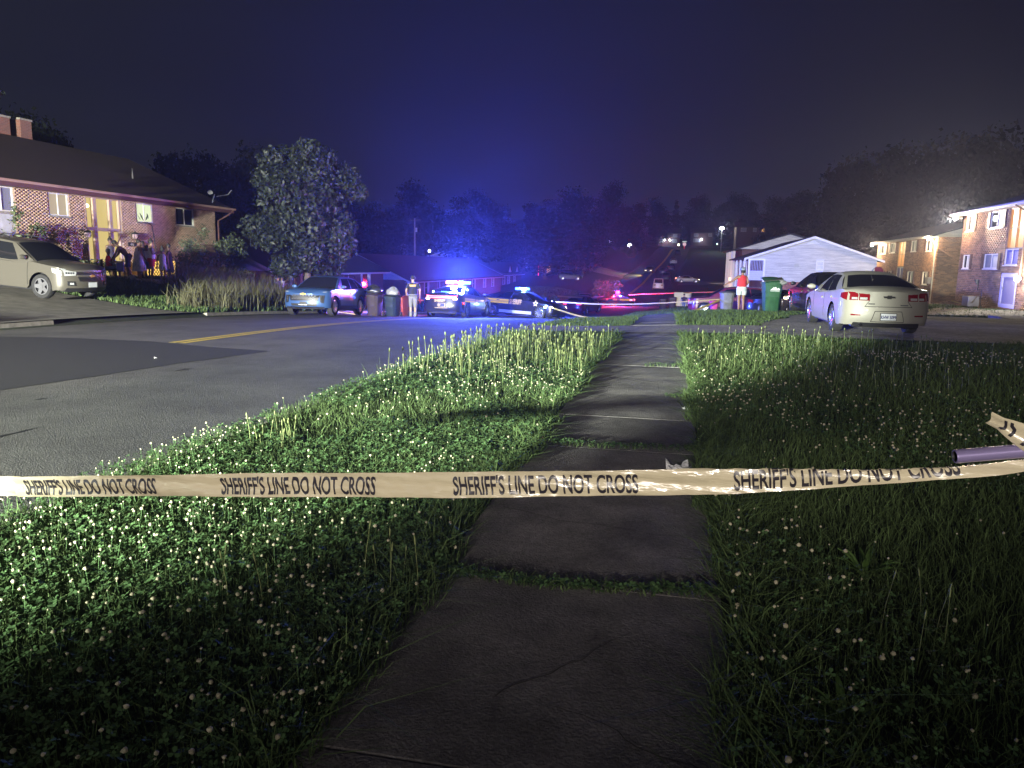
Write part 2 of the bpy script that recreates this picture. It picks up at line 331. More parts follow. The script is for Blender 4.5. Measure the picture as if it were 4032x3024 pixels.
# ---------------------------------------------------------------- grass
m_blade=M('grass_blade',(0.075,0.115,0.042),0.8,rnd=.5,spec=.12)
m_blade_dry=M('dry_grass_blade',(0.085,0.083,0.045),0.7,rnd=.45,spec=.2)
m_clover=M('clover_leaf',(0.07,0.13,0.05),0.75,rnd=.45,spec=.15)
m_flower=M('clover_flower',(0.40,0.37,0.25),0.8,rnd=.3)
def blades(name,P,h,w,mat,lean=.35,curl=.5,hv=.45,wz=1.0):
    n=len(P); h=h*(1+hv*(rng.random(n)*2-1)); w=w*(.7+.6*rng.random(n))
    a=rng.random(n)*2*PI; d=np.stack([np.cos(a),np.sin(a),0*a],-1); b=rng.random(n)*2*PI; s=np.stack([np.cos(b),np.sin(b),0*b],-1)*w[:,None]*.5
    ln=(lean*rng.random(n))[:,None]*h[:,None]; up=np.stack([0*a,0*a,h],-1)
    m1=P+up*.5+d*ln*.35; tip=P+up*(1-curl*.3*rng.random(n)[:,None])+d*ln*(1+curl)
    v=np.stack([P-s,P+s,m1-s*.8,m1+s*.8,tip],1).reshape(-1,3); i=np.arange(n)*5
    q=np.stack([i,i+1,i+3,i+2],-1); t=np.stack([i+2,i+3,i+4],-1)
    me=mesh_np(name,v,[q,t],mat,np.repeat(rng.random(n),5)); o=link(name,me); return o
def scatter(x0,x1,y0,y1,dens,mask=None,edge=None):
    A=(x1-x0)*(y1-y0); dm=dens(np.array([x0,x1,(x0+x1)/2,x0]),np.array([y0,y0,y0,y1])).max()*1.02
    n=int(A*dm); x=x0+(x1-x0)*rng.random(n); y=y0+(y1-y0)*rng.random(n); keep=rng.random(n)<dens(x,y)/dm
    if mask is not None: keep&=mask(x,y)
    x=x[keep];y=y[keep]; return np.stack([x,y,terr(x,y)],-1)
dist=lambda x,y: np.sqrt(x*x+y*y+1.9)
# visible wedge of the camera with some margin
def vis(x,y):
    a=R(11.8); fx=-math.sin(a)*x+math.cos(a)*y; rx=math.cos(a)*x+math.sin(a)*y
    return (fx>.6)&(np.abs(rx)<fx*.80+1.6)
def wob(y,a,s): return a*(np.sin(y*2.1+s)+np.sin(y*5.3+s*2)*.6+np.sin(y*11.7+s*3)*.35)
inv=lambda x,y:(x>-3.62+wob(y,.05,1))&(x<-.96+wob(y,.06,2))&~((y>17.0)&(y<19.5)&(x>-3.9))
inr=lambda x,y:(x>.25-wob(y,.05,4))&~((y>16.8)&(y<19.6)&(x<2.6))&~((y>16.6+.3*np.sin(x))&(y<30)&(x>2.2+np.maximum(0,y-19.6)*.33))
def dens_f(k,p=1.35,d0=4.0): return lambda x,y: k*np.minimum(1,(d0/dist(x,y)))**p
P=scatter(-3.7,-.9,1.2,34,dens_f(2600),lambda x,y:inv(x,y)&vis(x,y)); d=dist(P[:,0],P[:,1])
o=blades('verge_grass',P,.085+.0*d,.0048*np.maximum(1,d/4)**.7,m_blade,lean=.8); tag(o,kind='stuff')
P=scatter(.2,19,1.0,46,dens_f(2700,1.55,4.5),lambda x,y:inr(x,y)&vis(x,y)); d=dist(P[:,0],P[:,1])
o=blades('lawn_grass',P,.10+.0*d,.0048*np.maximum(1,d/4)**.75,m_blade,lean=.8); tag(o,kind='stuff')
# coarse blades sticking out over the walk
P=np.concatenate([scatter(.20,.5,1.6,26,dens_f(1900),lambda x,y:vis(x,y)&inr(x,y)),scatter(-1.15,-.90,1.6,26,dens_f(1400),lambda x,y:vis(x,y)&inv(x,y))]); d=dist(P[:,0],P[:,1])
o=blades('walk_edge_grass',P,.17+0*d,.006*np.maximum(1,d/4)**.6,m_blade,lean=1.5,curl=1.0); tag(o,kind='stuff')
# clover
def clover(name,P,h,r,mat):
    n=len(P); hh=h*(.6+.7*rng.random(n)); C=P+np.stack([(rng.random(n)-.5)*.03,(rng.random(n)-.5)*.03,hh],-1); vs=[];rr=r*(.7+.6*rng.random(n)); a0=rng.random(n)*2*PI; tl=(rng.random((n,2))-.5)*1.1
    V=[];F=[]
    for k in range(3):
        a=a0+k*2*PI/3
        def pt(ang,rad):
            dx=np.cos(ang)*rad;dy=np.sin(ang)*rad; return C+np.stack([dx,dy,dx*tl[:,0]+dy*tl[:,1]+rad*.15],-1)
        V+= [C,pt(a-.62,rr*.8),pt(a-.25,rr*1.15),pt(a+.25,rr*1.15),pt(a+.62,rr*.8)]
    v=np.stack(V,1).reshape(-1,3); i=np.arange(n)*15; F=np.concatenate([np.stack([i+5*k+j for j in range(5)],-1) for k in range(3)])
    return tag(link(name,mesh_np(name,v,F,mat,np.repeat(rng.random(n),15))),kind='stuff')
def cnoise(x,y,s): return np.sin(x*1.9*s+1)*np.cos(y*1.3*s+2)+np.sin(x*.7*s+y*.9*s)+.4*np.sin(x*4.3+y*3.1)
P=scatter(-3.6,-.95,1.4,10.5,dens_f(1500,1.2),lambda x,y:inv(x,y)&vis(x,y)&(cnoise(x,y,1)>-.7)); d=dist(P[:,0],P[:,1])
clover('verge_clover',P,.085,.0125*np.maximum(1,d/5)**.6,m_clover)
P=scatter(.25,7,1.4,9,dens_f(700,1.2),lambda x,y:inr(x,y)&vis(x,y)&(cnoise(x,y,1)>.1)); d=dist(P[:,0],P[:,1])
clover('lawn_clover',P,.10,.0125*np.maximum(1,d/5)**.6,m_clover)
def flowers(name,P,h,r):
    n=len(P); hh=h*(.75+.5*rng.random(n)); top=P+np.stack([(rng.random(n)-.5)*.06,(rng.random(n)-.5)*.06,hh],-1); rr=r*(.5+.95*rng.random(n)**1.3)
    V=[];F=[]
    w=.0011*np.maximum(1,dist(P[:,0],P[:,1])/4)
    z0=np.zeros(n)
    for k in range(3): a=k*2*PI/3; o_=np.stack([np.cos(a)*w,np.sin(a)*w,z0],-1); V+=[P+o_,top+o_]
    ring=[(-.55,.65),(.1,1.0),(.65,.62)]
    for zf,rf in ring:
        for k in range(6):
            a=k*PI/3+zf; j=.75+.5*rng.random(n); V.append(top+np.stack([np.cos(a)*rr*rf*j,np.sin(a)*rr*rf*j,rr*zf*(.8+.4*rng.random(n))],-1))
    V.append(top+np.stack([z0,z0,rr*.95],-1)); nv=len(V); v=np.stack(V,1).reshape(-1,3); i=np.arange(n)*nv
    st=np.concatenate([np.stack([i+2*k,i+2*((k+1)%3),i+2*((k+1)%3)+1,i+2*k+1],-1) for k in range(3)])
    q=np.concatenate([np.stack([i+6+6*g+k,i+6+6*g+(k+1)%6,i+12+6*g+(k+1)%6,i+12+6*g+k],-1) for g in range(2) for k in range(6)])
    t=np.concatenate([np.stack([i+18+k,i+18+(k+1)%6,i+24],-1) for k in range(6)])
    me=mesh_np(name,v,[st,q,t],m_flower,np.repeat(rng.random(n),nv)); me.materials.append(m_clover); mi=np.zeros(len(me.polygons),np.int32); mi[:len(st)]=1; me.polygons.foreach_set('material_index',mi); return tag(link(name,me),kind='stuff')
P=scatter(-3.62,-.93,1.5,12,dens_f(150,.6),lambda x,y:inv(x,y)&vis(x,y)&(rng.random(len(x))<.12+.55*np.clip(cnoise(x,y,1.2)+.4,0,1.6))); d=dist(P[:,0],P[:,1])
flowers('verge_clover_flowers',P,.12,.0072*np.maximum(1,d/5)**.4)
P=scatter(.3,11,1.5,13,dens_f(85,.5),lambda x,y:inr(x,y)&vis(x,y)&(rng.random(len(x))<.12+.55*np.clip(cnoise(x,y,1.0)+.4,0,1.6))); d=dist(P[:,0],P[:,1])
flowers('lawn_clover_flowers',P,.14,.0078*np.maximum(1,d/5)**.4)
# tall plantain seed stalks
m_stalk=M('seed_stalk',(0.20,0.24,0.09),0.7,rnd=.35)
def stalks(name,P,h):
    n=len(P); hh=h*(.6+.6*rng.random(n)); a=rng.random(n)*2*PI; ln=.16*rng.random(n)*hh; d=np.stack([np.cos(a)*ln,np.sin(a)*ln,0*a],-1); w=.0016*np.maximum(1,dist(P[:,0],P[:,1])/4); V=[]
    prof=[(0,1,0),(.5,.9,.3),(.86,.9,.8),(.87,2.6,.82),(.96,2.4,.95),(1,.6,1)]
    for t,rw,ld in prof:
        for k in range(3): b=k*2*PI/3; V.append(P+d*ld+np.stack([np.cos(b)*w*rw,np.sin(b)*w*rw,hh*t],-1))
    nv=len(V); v=np.stack(V,1).reshape(-1,3); i=np.arange(n)*nv
    q=np.concatenate([np.stack([i+3*g+k,i+3*g+(k+1)%3,i+3*g+3+(k+1)%3,i+3*g+3+k],-1) for g in range(5) for k in range(3)])
    return tag(link(name,mesh_np(name,v,q,m_stalk,np.repeat(rng.random(n),nv))),kind='stuff')
def pts(x,y): x=np.array(x);y=np.array(y); return np.stack([x,y,terr(x,y)],-1)
P=scatter(-3.5,-1.0,8.6,14.5,lambda x,y:120*np.exp(-((y-11.3)/2.0)**2)+0*x,lambda x,y:inv(x,y)); stalks('verge_seed_stalks',P,.36)
P=scatter(-3.5,-1.0,8.0,15.5,lambda x,y:420*np.exp(-((y-11.5)/2.2)**2)+0*x,lambda x,y:inv(x,y)); tag(blades('verge_tall_grass',P,.26,.011,m_blade,lean=.6),kind='stuff')
P=scatter(.45,4.6,9,16,lambda x,y:40*np.exp(-((y-12.5)/2.5)**2)+0*x,lambda x,y:inr(x,y)); stalks('lawn_seed_stalks',P,.3)
c=[(-2.95,5.1,14),(-1.15,3.0,6),(-1.7,2.6,4),(.95,3.0,5)]
P=np.concatenate([pts(cx+rng.normal(0,.09,nn),cy+rng.normal(0,.1,nn)) for cx,cy,nn in c]); stalks('plantain_stalks',P,.26)
# weeds in the joints of the walk
def joint(y0,x0,x1,n,h): 
    x=x0+(x1-x0)*rng.random(n); y=y0+rng.normal(0,.022,n)+.05*np.sin(x*3); z=terr(x,y)+.02; P=np.stack([x,y,z],-1)
    tag(blades('joint_grass',P[:n//2],h*.9,.006,m_blade,lean=1.2),kind='stuff'); clover('joint_weeds',P[n//2:],h*.6,.014,m_clover)
joint(5.81,-.97,.27,420,.06); joint(3.16,-1.0,.3,900,.05); joint(10.9,-.3,.27,120,.07); joint(8.3,.0,.28,60,.05)
# the far verge and front yard of the brick house: long weedy grass
P=scatter(-23.5,-14.5,20.6,42,lambda x,y:170+0*x,lambda x,y:(x<-14.5+wob(y,.08,5))&~((y<28.9)&(y>26.9)&(x<-20.4))&(rng.random(len(x))<ss(-15.0,-14.4,-np.abs(x+0)*0-14.2)+1)); tag(blades('yard_grass',P,.17,.03,m_blade,lean=.8),kind='stuff')
P=scatter(-23,-14.6,21.5,36,lambda x,y:110*np.clip(cnoise(x,y,.6)+.9,0,2)+0*x,lambda x,y:(-x/y<.735+.02*np.sin(y*3))&(x>-22)); tag(blades('tall_dry_grass',P,.75,.028,m_blade_dry,lean=.5),kind='stuff')
P=scatter(-17.8,-14.5,8.5,13.4,lambda x,y:300+0*x); tag(blades('corner_grass',P,.22,.02,m_blade,lean=.9),kind='stuff')
P=scatter(-24,-14.5,42,125,lambda x,y:26+0*x); tag(blades('row_lawn_grass',P,.16,.06,m_blade,lean=.9),kind='stuff')
P=scatter(-3.3,22,47,70,lambda x,y:30+0*x,lambda x,y:(x>-2.8)&~((x>5.5)&(y>55))); tag(blades('court_grass',P,.14,.07,m_blade,lean=.9),kind='stuff')
P=scatter(10,30,30,52,lambda x,y:60+0*x,lambda x,y:~((x>17.4)&(y>31))&(y<38.2)|((y>49.6)&(x<17.4))); tag(blades('apartment_grass',P,.14,.05,m_blade,lean=.9),kind='stuff')
# broad leafed plants at the lawn front
m_leaf=M('broad_leaf',(0.07,0.13,0.03),0.5,noise=.3,nscale=6)
def rosette(x,y,n,L,label,group=None):
    root=empty('weed_plant',(x,y,T(x,y)),label=label,cat='weed',group=group)
    for k in range(n):
        a=2*PI*k/n+random.uniform(-.2,.2); l=L*random.uniform(.7,1.1); el=random.uniform(.5,1.2); mb=MB(); w=l*.055; m=6; vs=[]
        for j in range(m+1):
            s=j/m; r=l*s*math.cos(el); z=l*s*math.sin(el)-(l*s*s*.35); ww=w*math.sin(PI*min(.97,s*.9+.08)); c=(math.cos(a)*r,math.sin(a)*r,max(.005,z))
            vs+=[(c[0]-math.sin(a)*ww,c[1]+math.cos(a)*ww,c[2]+.012*ww/w*0+.006),(c[0],c[1],c[2]),(c[0]+math.sin(a)*ww,c[1]-math.cos(a)*ww,c[2]+.006)]
        mb.add(vs,[f for j in range(m) for f in((3*j,3*j+1,3*j+4,3*j+3),(3*j+1,3*j+2,3*j+5,3*j+4))]); mb.obj('leaf',m_leaf,root)
rosette(.97,3.6,16,.26,'leafy rosette weed standing in the dark lawn below the tape')
rosette(-1.25,2.75,9,.2,'small long-leafed weed with stalks at the verge edge beside the walk')
rosette(.62,2.35,18,.22,'grassy green weed tuft at the near end of the right lawn')
# litter
m_paper=M('paper',(0.7,0.7,0.72),0.8)
def scrap(x,y,s,label,mat=m_paper,z=.03):
    mb=MB(); n=5
    mb.grid(lambda a,b:((a-.5)*s,(b-.5)*s*.7,.25*s*math.sin(a*7+1)*math.cos(b*5)+.3*s*abs(a-.5)),n,n)
    o=mb.obj('litter',mat,None,(x,y,T(x,y)+z),(0,0,random.random()*6)); tag(o,label,'litter')
scrap(.12,5.25,.16,'crumpled white paper scrap on the walk just above the tape')
scrap(.22,7.6,.08,'small white paper scrap at the right edge of the walk')
scrap(-1.02,5.75,.15,'dry brown leaf scrap at the left edge of the walk',M('dry_leaf',(.14,.1,.06),.9))
scrap(-7.9,10.2,.05,'tiny white scrap lying on the dark asphalt patch',z=.12)
# ---------------------------------------------------------------- vehicles
m_tyre=M('tyre_rubber',(0.022,0.022,0.024),0.85,noise=.3); m_dark=M('black_plastic',(0.018,0.018,0.02),0.5); m_glass=M('dark_glass',(0.012,0.013,0.016),0.06,spec=.8)
m_rim=M('alloy',(0.55,0.55,0.57),0.25,metal=.9); m_rimd=M('dark_alloy',(0.06,0.06,0.065),0.35,metal=.6); m_chrome=M('chrome',(0.75,0.75,0.77),0.12,metal=1.0)
m_redlens=M('red_lens',(0.17,0.006,0.010),0.12,coat=.6); m_clear=M('clear_lens',(0.34,0.35,0.36),0.2,coat=.5); m_amber=M('amber_lens',(0.6,.2,.02),.2)
m_plate=M('plate_white',(0.7,0.72,0.78),0.5); m_ink=M('plate_ink',(0.03,0.04,0.16),0.6); m_grillm=M('grille_black',(0.015,0.015,0.017),0.35,bump=.6,bscale=60)
m_gold=M('gold_emblem',(0.75,0.5,0.12),0.3,metal=.8); m_seam=M('panel_gap',(0.008,0.008,0.008),0.9)
def wheel_meshes(r,w,style):
    key=('wheel',r,w,style)
    if key in _M: return _M[key]
    mb=MB(); n=28; prof=[(r*.66,-w*.42),(r*.8,-w*.5),(r*.95,-w*.47),(r,-w*.3),(r,w*.3),(r*.95,w*.47),(r*.8,w*.5),(r*.66,w*.42)]
    mb.grid(lambda a,b:(lambda p:(p[0]*math.cos(2*PI*a),p[1],p[0]*math.sin(2*PI*a)))(prof[round(b*(len(prof)-1))]),n,len(prof)-1)
    t=mb.obj('wheel',m_tyre,smooth=35); tme=t.data; bpy.data.objects.remove(t)
    mb=MB()
    mb.grid(lambda a,b:((r*.67-.0*b)*math.cos(2*PI*a)*(1-.05*b),w*(.46-.3*b),(r*.67)*math.sin(2*PI*a)*(1-.05*b)),n,2)
    for k in range(n): 
        a0,a1=2*PI*k/n,2*PI*(k+1)/n; mb.add([(r*.60*math.cos(a0),w*.47,r*.60*math.sin(a0)),(r*.68*math.cos(a0),w*.44,r*.68*math.sin(a0)),(r*.68*math.cos(a1),w*.44,r*.68*math.sin(a1)),(r*.60*math.cos(a1),w*.47,r*.60*math.sin(a1))],[(0,1,2,3)])
    ns=5
    for k in range(ns):
        for off in ((-.13,.13) if style!='plain' else (0,)):
            a=2*PI*k/ns+off; hw=.05 if style!='plain' else .085
            c,s_=math.cos(a),math.sin(a); c2,s2=math.cos(a+off*1.2),math.sin(a+off*1.2); hw*=r/.34
            mb.add([(r*.1*c-hw*.8*s_,w*.38,r*.1*s_+hw*.8*c),(r*.1*c+hw*.8*s_,w*.38,r*.1*s_-hw*.8*c),(r*.62*c2+hw*.55*s2,w*.48,r*.62*s2-hw*.55*c2),(r*.62*c2-hw*.55*s2,w*.48,r*.62*s2+hw*.55*c2),
                    (r*.1*c-hw*.8*s_,w*.30,r*.1*s_+hw*.8*c),(r*.1*c+hw*.8*s_,w*.30,r*.1*s_-hw*.8*c),(r*.62*c2+hw*.55*s2,w*.40,r*.62*s2-hw*.55*c2),(r*.62*c2-hw*.55*s2,w*.40,r*.62*s2+hw*.55*c2)],[(0,1,2,3),(0,4,5,1),(1,5,6,2),(3,2,6,7),(0,3,7,4)])
    mb.add([(r*.16*math.cos(2*PI*k/12),w*.43,r*.16*math.sin(2*PI*k/12)) for k in range(12)],[tuple(range(12))])
    o=mb.obj('rim',m_rim,smooth=40); rme=o.data; bpy.data.objects.remove(o)
    mb=MB(); mb.add([(r*.67*math.cos(2*PI*k/16),w*.1,r*.67*math.sin(2*PI*k/16)) for k in range(16)],[tuple(range(16))])
    o=mb.obj('brake_disc',m_dark); bme=o.data; bpy.data.objects.remove(o)
    _M[key]=(tme,rme,bme); return _M[key]
SEDAN=dict(L=4.86,W=1.86,wb=2.74,fa=1.50,r=.335,sill=.22,deck=[(-2.43,.98),(-2.3,1.05),(-1.9,1.08),(-1.3,1.0),(-.6,.95),(.3,.92),(1.0,.95),(1.6,.87),(2.15,.75),(2.43,.6)],
    A=1.15,B=.32,C=-.75,D=-1.85,zb=1.40,zc=1.40,zt=1.46,wr=.60,crown=.05,fs=.35,rs=.16,rec=.17,wins=[(.20,.52,.15,.50),(.54,.80,.52,.83)])
CUV=dict(L=4.54,W=1.82,wb=2.70,fa=1.42,r=.36,sill=.28,deck=[(-2.27,1.02),(-2.2,1.12),(-1.6,1.12),(-.6,1.04),(.4,1.0),(1.05,1.02),(1.6,1.0),(2.1,.93),(2.27,.80)],
    A=1.18,B=.35,C=-1.45,D=-2.12,zb=1.52,zc=1.50,zt=1.57,wr=.62,crown=.05,fs=.1,rs=.25,rec=.2,wins=[(.17,.46,.08,.42),(.48,.72,.44,.72),(.74,.9,.745,.86)])
SUVE=dict(L=4.77,W=1.84,wb=2.86,fa=1.46,r=.355,sill=.27,deck=[(-2.38,1.0),(-2.3,1.12),(-1.6,1.12),(-.6,1.06),(.4,1.02),(1.05,1.08),(1.6,1.02),(2.15,.98),(2.38,.88)],
    A=1.25,B=.35,C=-1.7,D=-2.22,zb=1.60,zc=1.62,zt=1.68,wr=.66,crown=.06,fs=.15,rs=.2,rec=.2,wins=[(.17,.44,.08,.38),(.46,.68,.40,.66),(.70,.93,.68,.93)])
CHARG=dict(L=5.04,W=1.90,wb=3.05,fa=1.55,r=.36,sill=.22,deck=[(-2.52,.98),(-2.4,1.06),(-1.9,1.1),(-1.2,1.07),(-.4,1.01),(.5,.96),(1.05,.98),(1.7,.92),(2.3,.80),(2.52,.64)],
    A=1.15,B=.3,C=-.9,D=-1.95,zb=1.42,zc=1.40,zt=1.48,wr=.62,crown=.05,fs=.3,rs=.12,rec=.16,wins=[(.2,.5,.15,.47),(.52,.80,.49,.84)])
VAN=dict(L=5.6,W=2.0,wb=3.4,fa=2.0,r=.36,sill=.3,deck=[(-2.8,1.15),(-2.7,1.2),(0,1.15),(1.5,1.15),(2.4,1.0),(2.8,.85)],
    A=1.95,B=1.3,C=-2.55,D=-2.75,zb=1.95,zc=2.02,zt=2.08,wr=.82,crown=.06,fs=.2,rs=.06,rec=.12,wins=[(.06,.2,.05,.18),(.25,.55,.25,.55),(.6,.9,.6,.9)])
def lerp(a,b,t): return a+(b-a)*t
def car(name,label,cat,loc,heading,sp,paint,group=None,detail=2,rim=None,pitch=0,roll=0,style='split'):
    root=empty(name,loc,R(heading),label=label,cat=cat,group=group); root.rotation_euler=(R(roll),R(pitch),R(heading))
    L,W,r,sill=sp['L'],sp['W'],sp['r'],sp['sill']; hl=L/2; fa=sp['fa']; ra=fa-sp['wb']; dx=[p[0] for p in sp['deck']]; dz=[p[1] for p in sp['deck']]
    deck=lambda x: float(np.interp(x,dx,dz))
    def wid(x,z):
        w=W/2*(1-.05*max(0,(z-.62)/.45)**2-.035*max(0,(.5-z)/.3)**2); e=max(0,(abs(x)-(hl-.6))/.6); return w*(1-.15*e**2.4)
    def Pm(x,t,z):
        e=max(0,(abs(x)-(hl-.6))/.6)**1.5; s=1 if x>0 else -1; k=sp['fs'] if x>0 else sp['rs']
        return Vector((x-s*e*(sp['rec']*abs(t)**2.6+k*max(0,z-.6)+.12*max(0,.38-z)/.2),t*wid(x,z),z))
    ar=r+.055
    def low(x):
        z=sill
        for ax in(fa,ra):
            d=abs(x-ax)
            if d<ar: z=max(z,r+math.sqrt(ar*ar-d*d)-.0)
        if x>hl-.45 or x<-hl+.4: z=max(z,sill+.02)
        return z
    xs_=sorted(set([round(v,3) for v in np.linspace(-hl,hl,41)]+[round(ax+d*ar,3) for ax in(fa,ra) for d in(-1,-.995,-.97,-.9,-.75,-.5,-.25,0,.25,.5,.75,.9,.97,.995,1)]))
    mb=MB(); nz=8
    for t in(-1,1):
        vs=[Pm(x,t,lerp(low(x),deck(x)-.03,(j/nz))) for x in xs_ for j in range(nz+1)]; w=nz+1
        mb.add(vs,[(i*w+j,(i+1)*w+j,(i+1)*w+j+1,i*w+j+1) for i in range(len(xs_)-1) for j in range(nz)])
    nt=10
    def topf(x,t): 
        p=Pm(x,t,deck(x)-.03*abs(t)**6); p.z+=sp['crown']*(1-t*t)*(.5 if abs(x)>hl-.3 else 1); return p
    vs=[topf(x,-1+2*j/nt) for x in xs_ for j in range(nt+1)]; w=nt+1
    mb.add(vs,[(i*w+j,(i+1)*w+j,(i+1)*w+j+1,i*w+j+1) for i in range(len(xs_)-1) for j in range(nt)])
    for x in(-hl,hl):
        def ef(a,b,x=x):
            t=-1+2*a; z=lerp(low(x),deck(x)-.03,b) 
            p=Pm(x,t,z)
            if b>.999: p=topf(x,t)
            return p
        mb.grid(ef,nt,nz)
    body=mb.obj('body',paint,root,smooth=40)
    # underbody
    ub=MB(); ub.box(-hl+.25,hl-.25,-W/2+.28,W/2-.28,sill-.03,.6); ub.box(ra+ar,fa-ar,-W/2+.1,W/2-.1,sill-.05,.5); ub.box(fa-ar,fa+ar,-W/2+.26,W/2-.26,.3,deck(fa)-.12); ub.box(ra-ar,ra+ar,-W/2+.26,W/2-.26,.3,deck(ra)-.12); ub.obj('underbody',m_dark,root)
    # cabin
    A,B,C,D,zb,zc,zt,wr=(sp[k] for k in('A','B','C','D','zb','zc','zt','wr')); zt-=.02
    def base(x): return Vector((x,wid(x,deck(x))*.965,deck(x)-.03))
    def roofz(x): s=(x-C)/(B-C); return lerp(zc,zb,s)+ (zt-max(zb,zc)+.03)*4*s*(1-s)*.9
    def rp(x,t): s=(x-C)/(B-C); return Vector((x,t*wr*(1-.05*(1-s) if s<1 else 1),roofz(x)-.05*abs(t)**3))
    def sidep(a,v,sg):
        b_=base(lerp(A,D,a)); tp=rp(lerp(B,C,a),1); p=b_.lerp(tp,v); bulge=.03*math.sin(PI*v); return Vector((p.x,sg*(p.y+bulge),p.z))
    def shield(xb,zbx,xr,t,v,cv):
        b_=base(xb); p0=Vector((xb+cv*(1-t*t),t*b_.y,b_.z)); p1=rp(xr,t); p1.x+=cv*.35*(1-t*t); q=p0.lerp(p1,v); q.z+=.02*math.sin(PI*v); return q
    mb=MB(); mb.grid(lambda a,b:sidep(a,b,1),16,4); mb.grid(lambda a,b:sidep(a,b,-1),16,4)
    mb.grid(lambda a,b:shield(A,0,B,-1+2*a,b,.10),8,4); mb.grid(lambda a,b:shield(D,0,C,-1+2*a,b,-.12),8,4)
    mb.grid(lambda a,b:rp(lerp(C,B,a),-1+2*b)+Vector((.035*(1-(-1+2*b)**2)*(1 if a>.99 else (-1.2 if a<.01 else 0)),0,0)),10,8)
    mb.obj('roof',paint,root,smooth=45)
    def patch(nm,mat,fn,off,nu=6,nv=3,parent=root,**k):
        mb=MB(); mb.grid(lambda a,b:fn(a,b,off),nu,nv); n=len(mb.v)
        ring=[(i/nu,0) for i in range(nu)]+[(1,j/nv) for j in range(nv)]+[(1-i/nu,1) for i in range(nu)]+[(0,1-j/nv) for j in range(nv)]
        vs=[fn(a,b,off) for a,b in ring]+[fn(a,b,off-.025) for a,b in ring]; m_=len(ring); mb.add(vs,[(i,(i+1)%m_,(i+1)%m_+m_,i+m_) for i in range(m_)])
        return mb.obj(nm,mat,parent,smooth=40,**k)
    def q4(c,a,b): return (lerp(lerp(c[0][0],c[1][0],a),lerp(c[3][0],c[2][0],a),b),lerp(lerp(c[0][1],c[1][1],a),lerp(c[3][1],c[2][1],a),b))
    def endpatch(nm,mat,c,off=.012,end=1,sgn=1,nu=6,nv=3,parent=root,**k):
        def fn(a,b,o):
            t,z=q4(c,a,b); p=Pm(hl*end,t*sgn,z); 
            if z>deck(hl*end)-.03:
                # lies on the hood or boot lid
                zz=z; xx=float(hl*end)
                for q_ in np.linspace(0,.6,61):
                    if deck((hl-q_)*end)-.03>=zz: xx=(hl-q_)*end; break
                p=Pm(xx,t*sgn,zz)
            p.x+=end*o; p.y+=o*.6*np.sign(t*sgn)*abs(t)**4; return p
        return patch(nm,mat,fn,off,nu,nv,parent,**k)
    def sidepatch(nm,mat,c,off=.006,sg=1,nu=6,nv=2,parent=root,**k):
        def fn(a,b,o): x,z=q4(c,a,b); p=Pm(x,sg,z); p.y+=sg*o; return p
        return patch(nm,mat,fn,off,nu,nv,parent,**k)
    for sg in(1,-1):
        for w_ in sp['wins']:
            def fn(a,b,o,w_=w_,sg=sg):
                aa=lerp(lerp(w_[0],w_[1],a),lerp(w_[2],w_[3],a),b); p=sidep(aa,lerp(.08,.90,b),sg); p.y+=sg*o; return p
            patch('side_window',m_glass,fn,.006)
    def ws(a,b,o): p=shield(A,0,B,-.93+1.86*a,.04+.9*b,.10); return p+Vector((o*.7,0,o*.7))
    patch('windshield',m_glass,ws,.007,8,4)
    def rw(a,b,o): p=shield(D,0,C,-.9+1.8*a,.10+.82*b,-.12); return p+Vector((-o*.8,0,o*.6))
    patch('rear_window',m_glass,rw,.007,8,4)
    # wheels
    tme,rme,bme=wheel_meshes(r,.225,style)
    for ax in(fa,ra):
        for sg in(1,-1):
            wo=link('wheel',tme,root,(ax,sg*(W/2-.125),r),(0,0,0 if sg>0 else PI)); ro=link('rim',rme,wo)
            if rim: ro.data=ro.data.copy() if False else ro.data
            if detail>0: link('brake_disc',bme,wo)
            if rim:
                ro.material_slots[0].link='OBJECT'; ro.material_slots[0].material=rim
    root['_']=0; del root['_']
    if detail>1:
        for sg in(1,-1):
            for x in(A-.25,lerp(A,D,.5),):
                sidepatch('door_seam',m_seam,[(x-.008,sill+.1),(x+.008,sill+.1),(x+.008,deck(x)-.05),(x-.008,deck(x)-.05)],.002,sg,1,6)
            for x in(lerp(A,D,.42),lerp(A,D,.74)):
                sidepatch('door_handle',paint,[(x-.09,deck(x)-.17),(x+.09,deck(x)-.17),(x+.09,deck(x)-.13),(x-.09,deck(x)-.13)],.03,sg,3,1)
            mb=MB(); bx=A-.32; by=wid(bx,deck(bx)); z=deck(bx)+.06
            mb.loft([(Vector((bx,sg*(by+.02+.05*k),z+.03)),.04+.035*math.sin(PI*(k+.4)/4.4),.06*math.sin(PI*(k+.6)/5)+.015,(1,0,0),(0,0,1)) for k in range(5)],10)
            mb.obj('side_mirror',paint,root,smooth=50)
    root_api=dict(root=root,Pm=Pm,deck=deck,end=endpatch,side=sidepatch,patch=patch,hl=hl,wid=wid,low=low,sill=sill,sidep=sidep,rp=rp)
    return root_api
def plate(c,end,zc,body=None,sgn=1,z0=None,back=m_plate,ink=m_ink,size=.105,frame=True):
    hl=c['hl']; w=.155; 
    x=c['Pm'](hl*end,0,zc).x+end*.03
    root=c['root']
    mb=MB(); mb.box(x-.008,x+.008,-w-.012,w+.012,zc-.085,zc+.085); f=mb.obj('licence_plate_frame',m_dark,root)
    mb=MB(); mb.box(x+end*.008-.003,x+end*.008+.003,-w,w,zc-.073,zc+.073); p=mb.obj('licence_plate',back,root)
    if body: text('plate_text',body,size,ink,p,lambda u,v,d:Vector((x+end*.0135,end*u,zc-.045+v)),xs=.62,off=.004,align='CENTER')
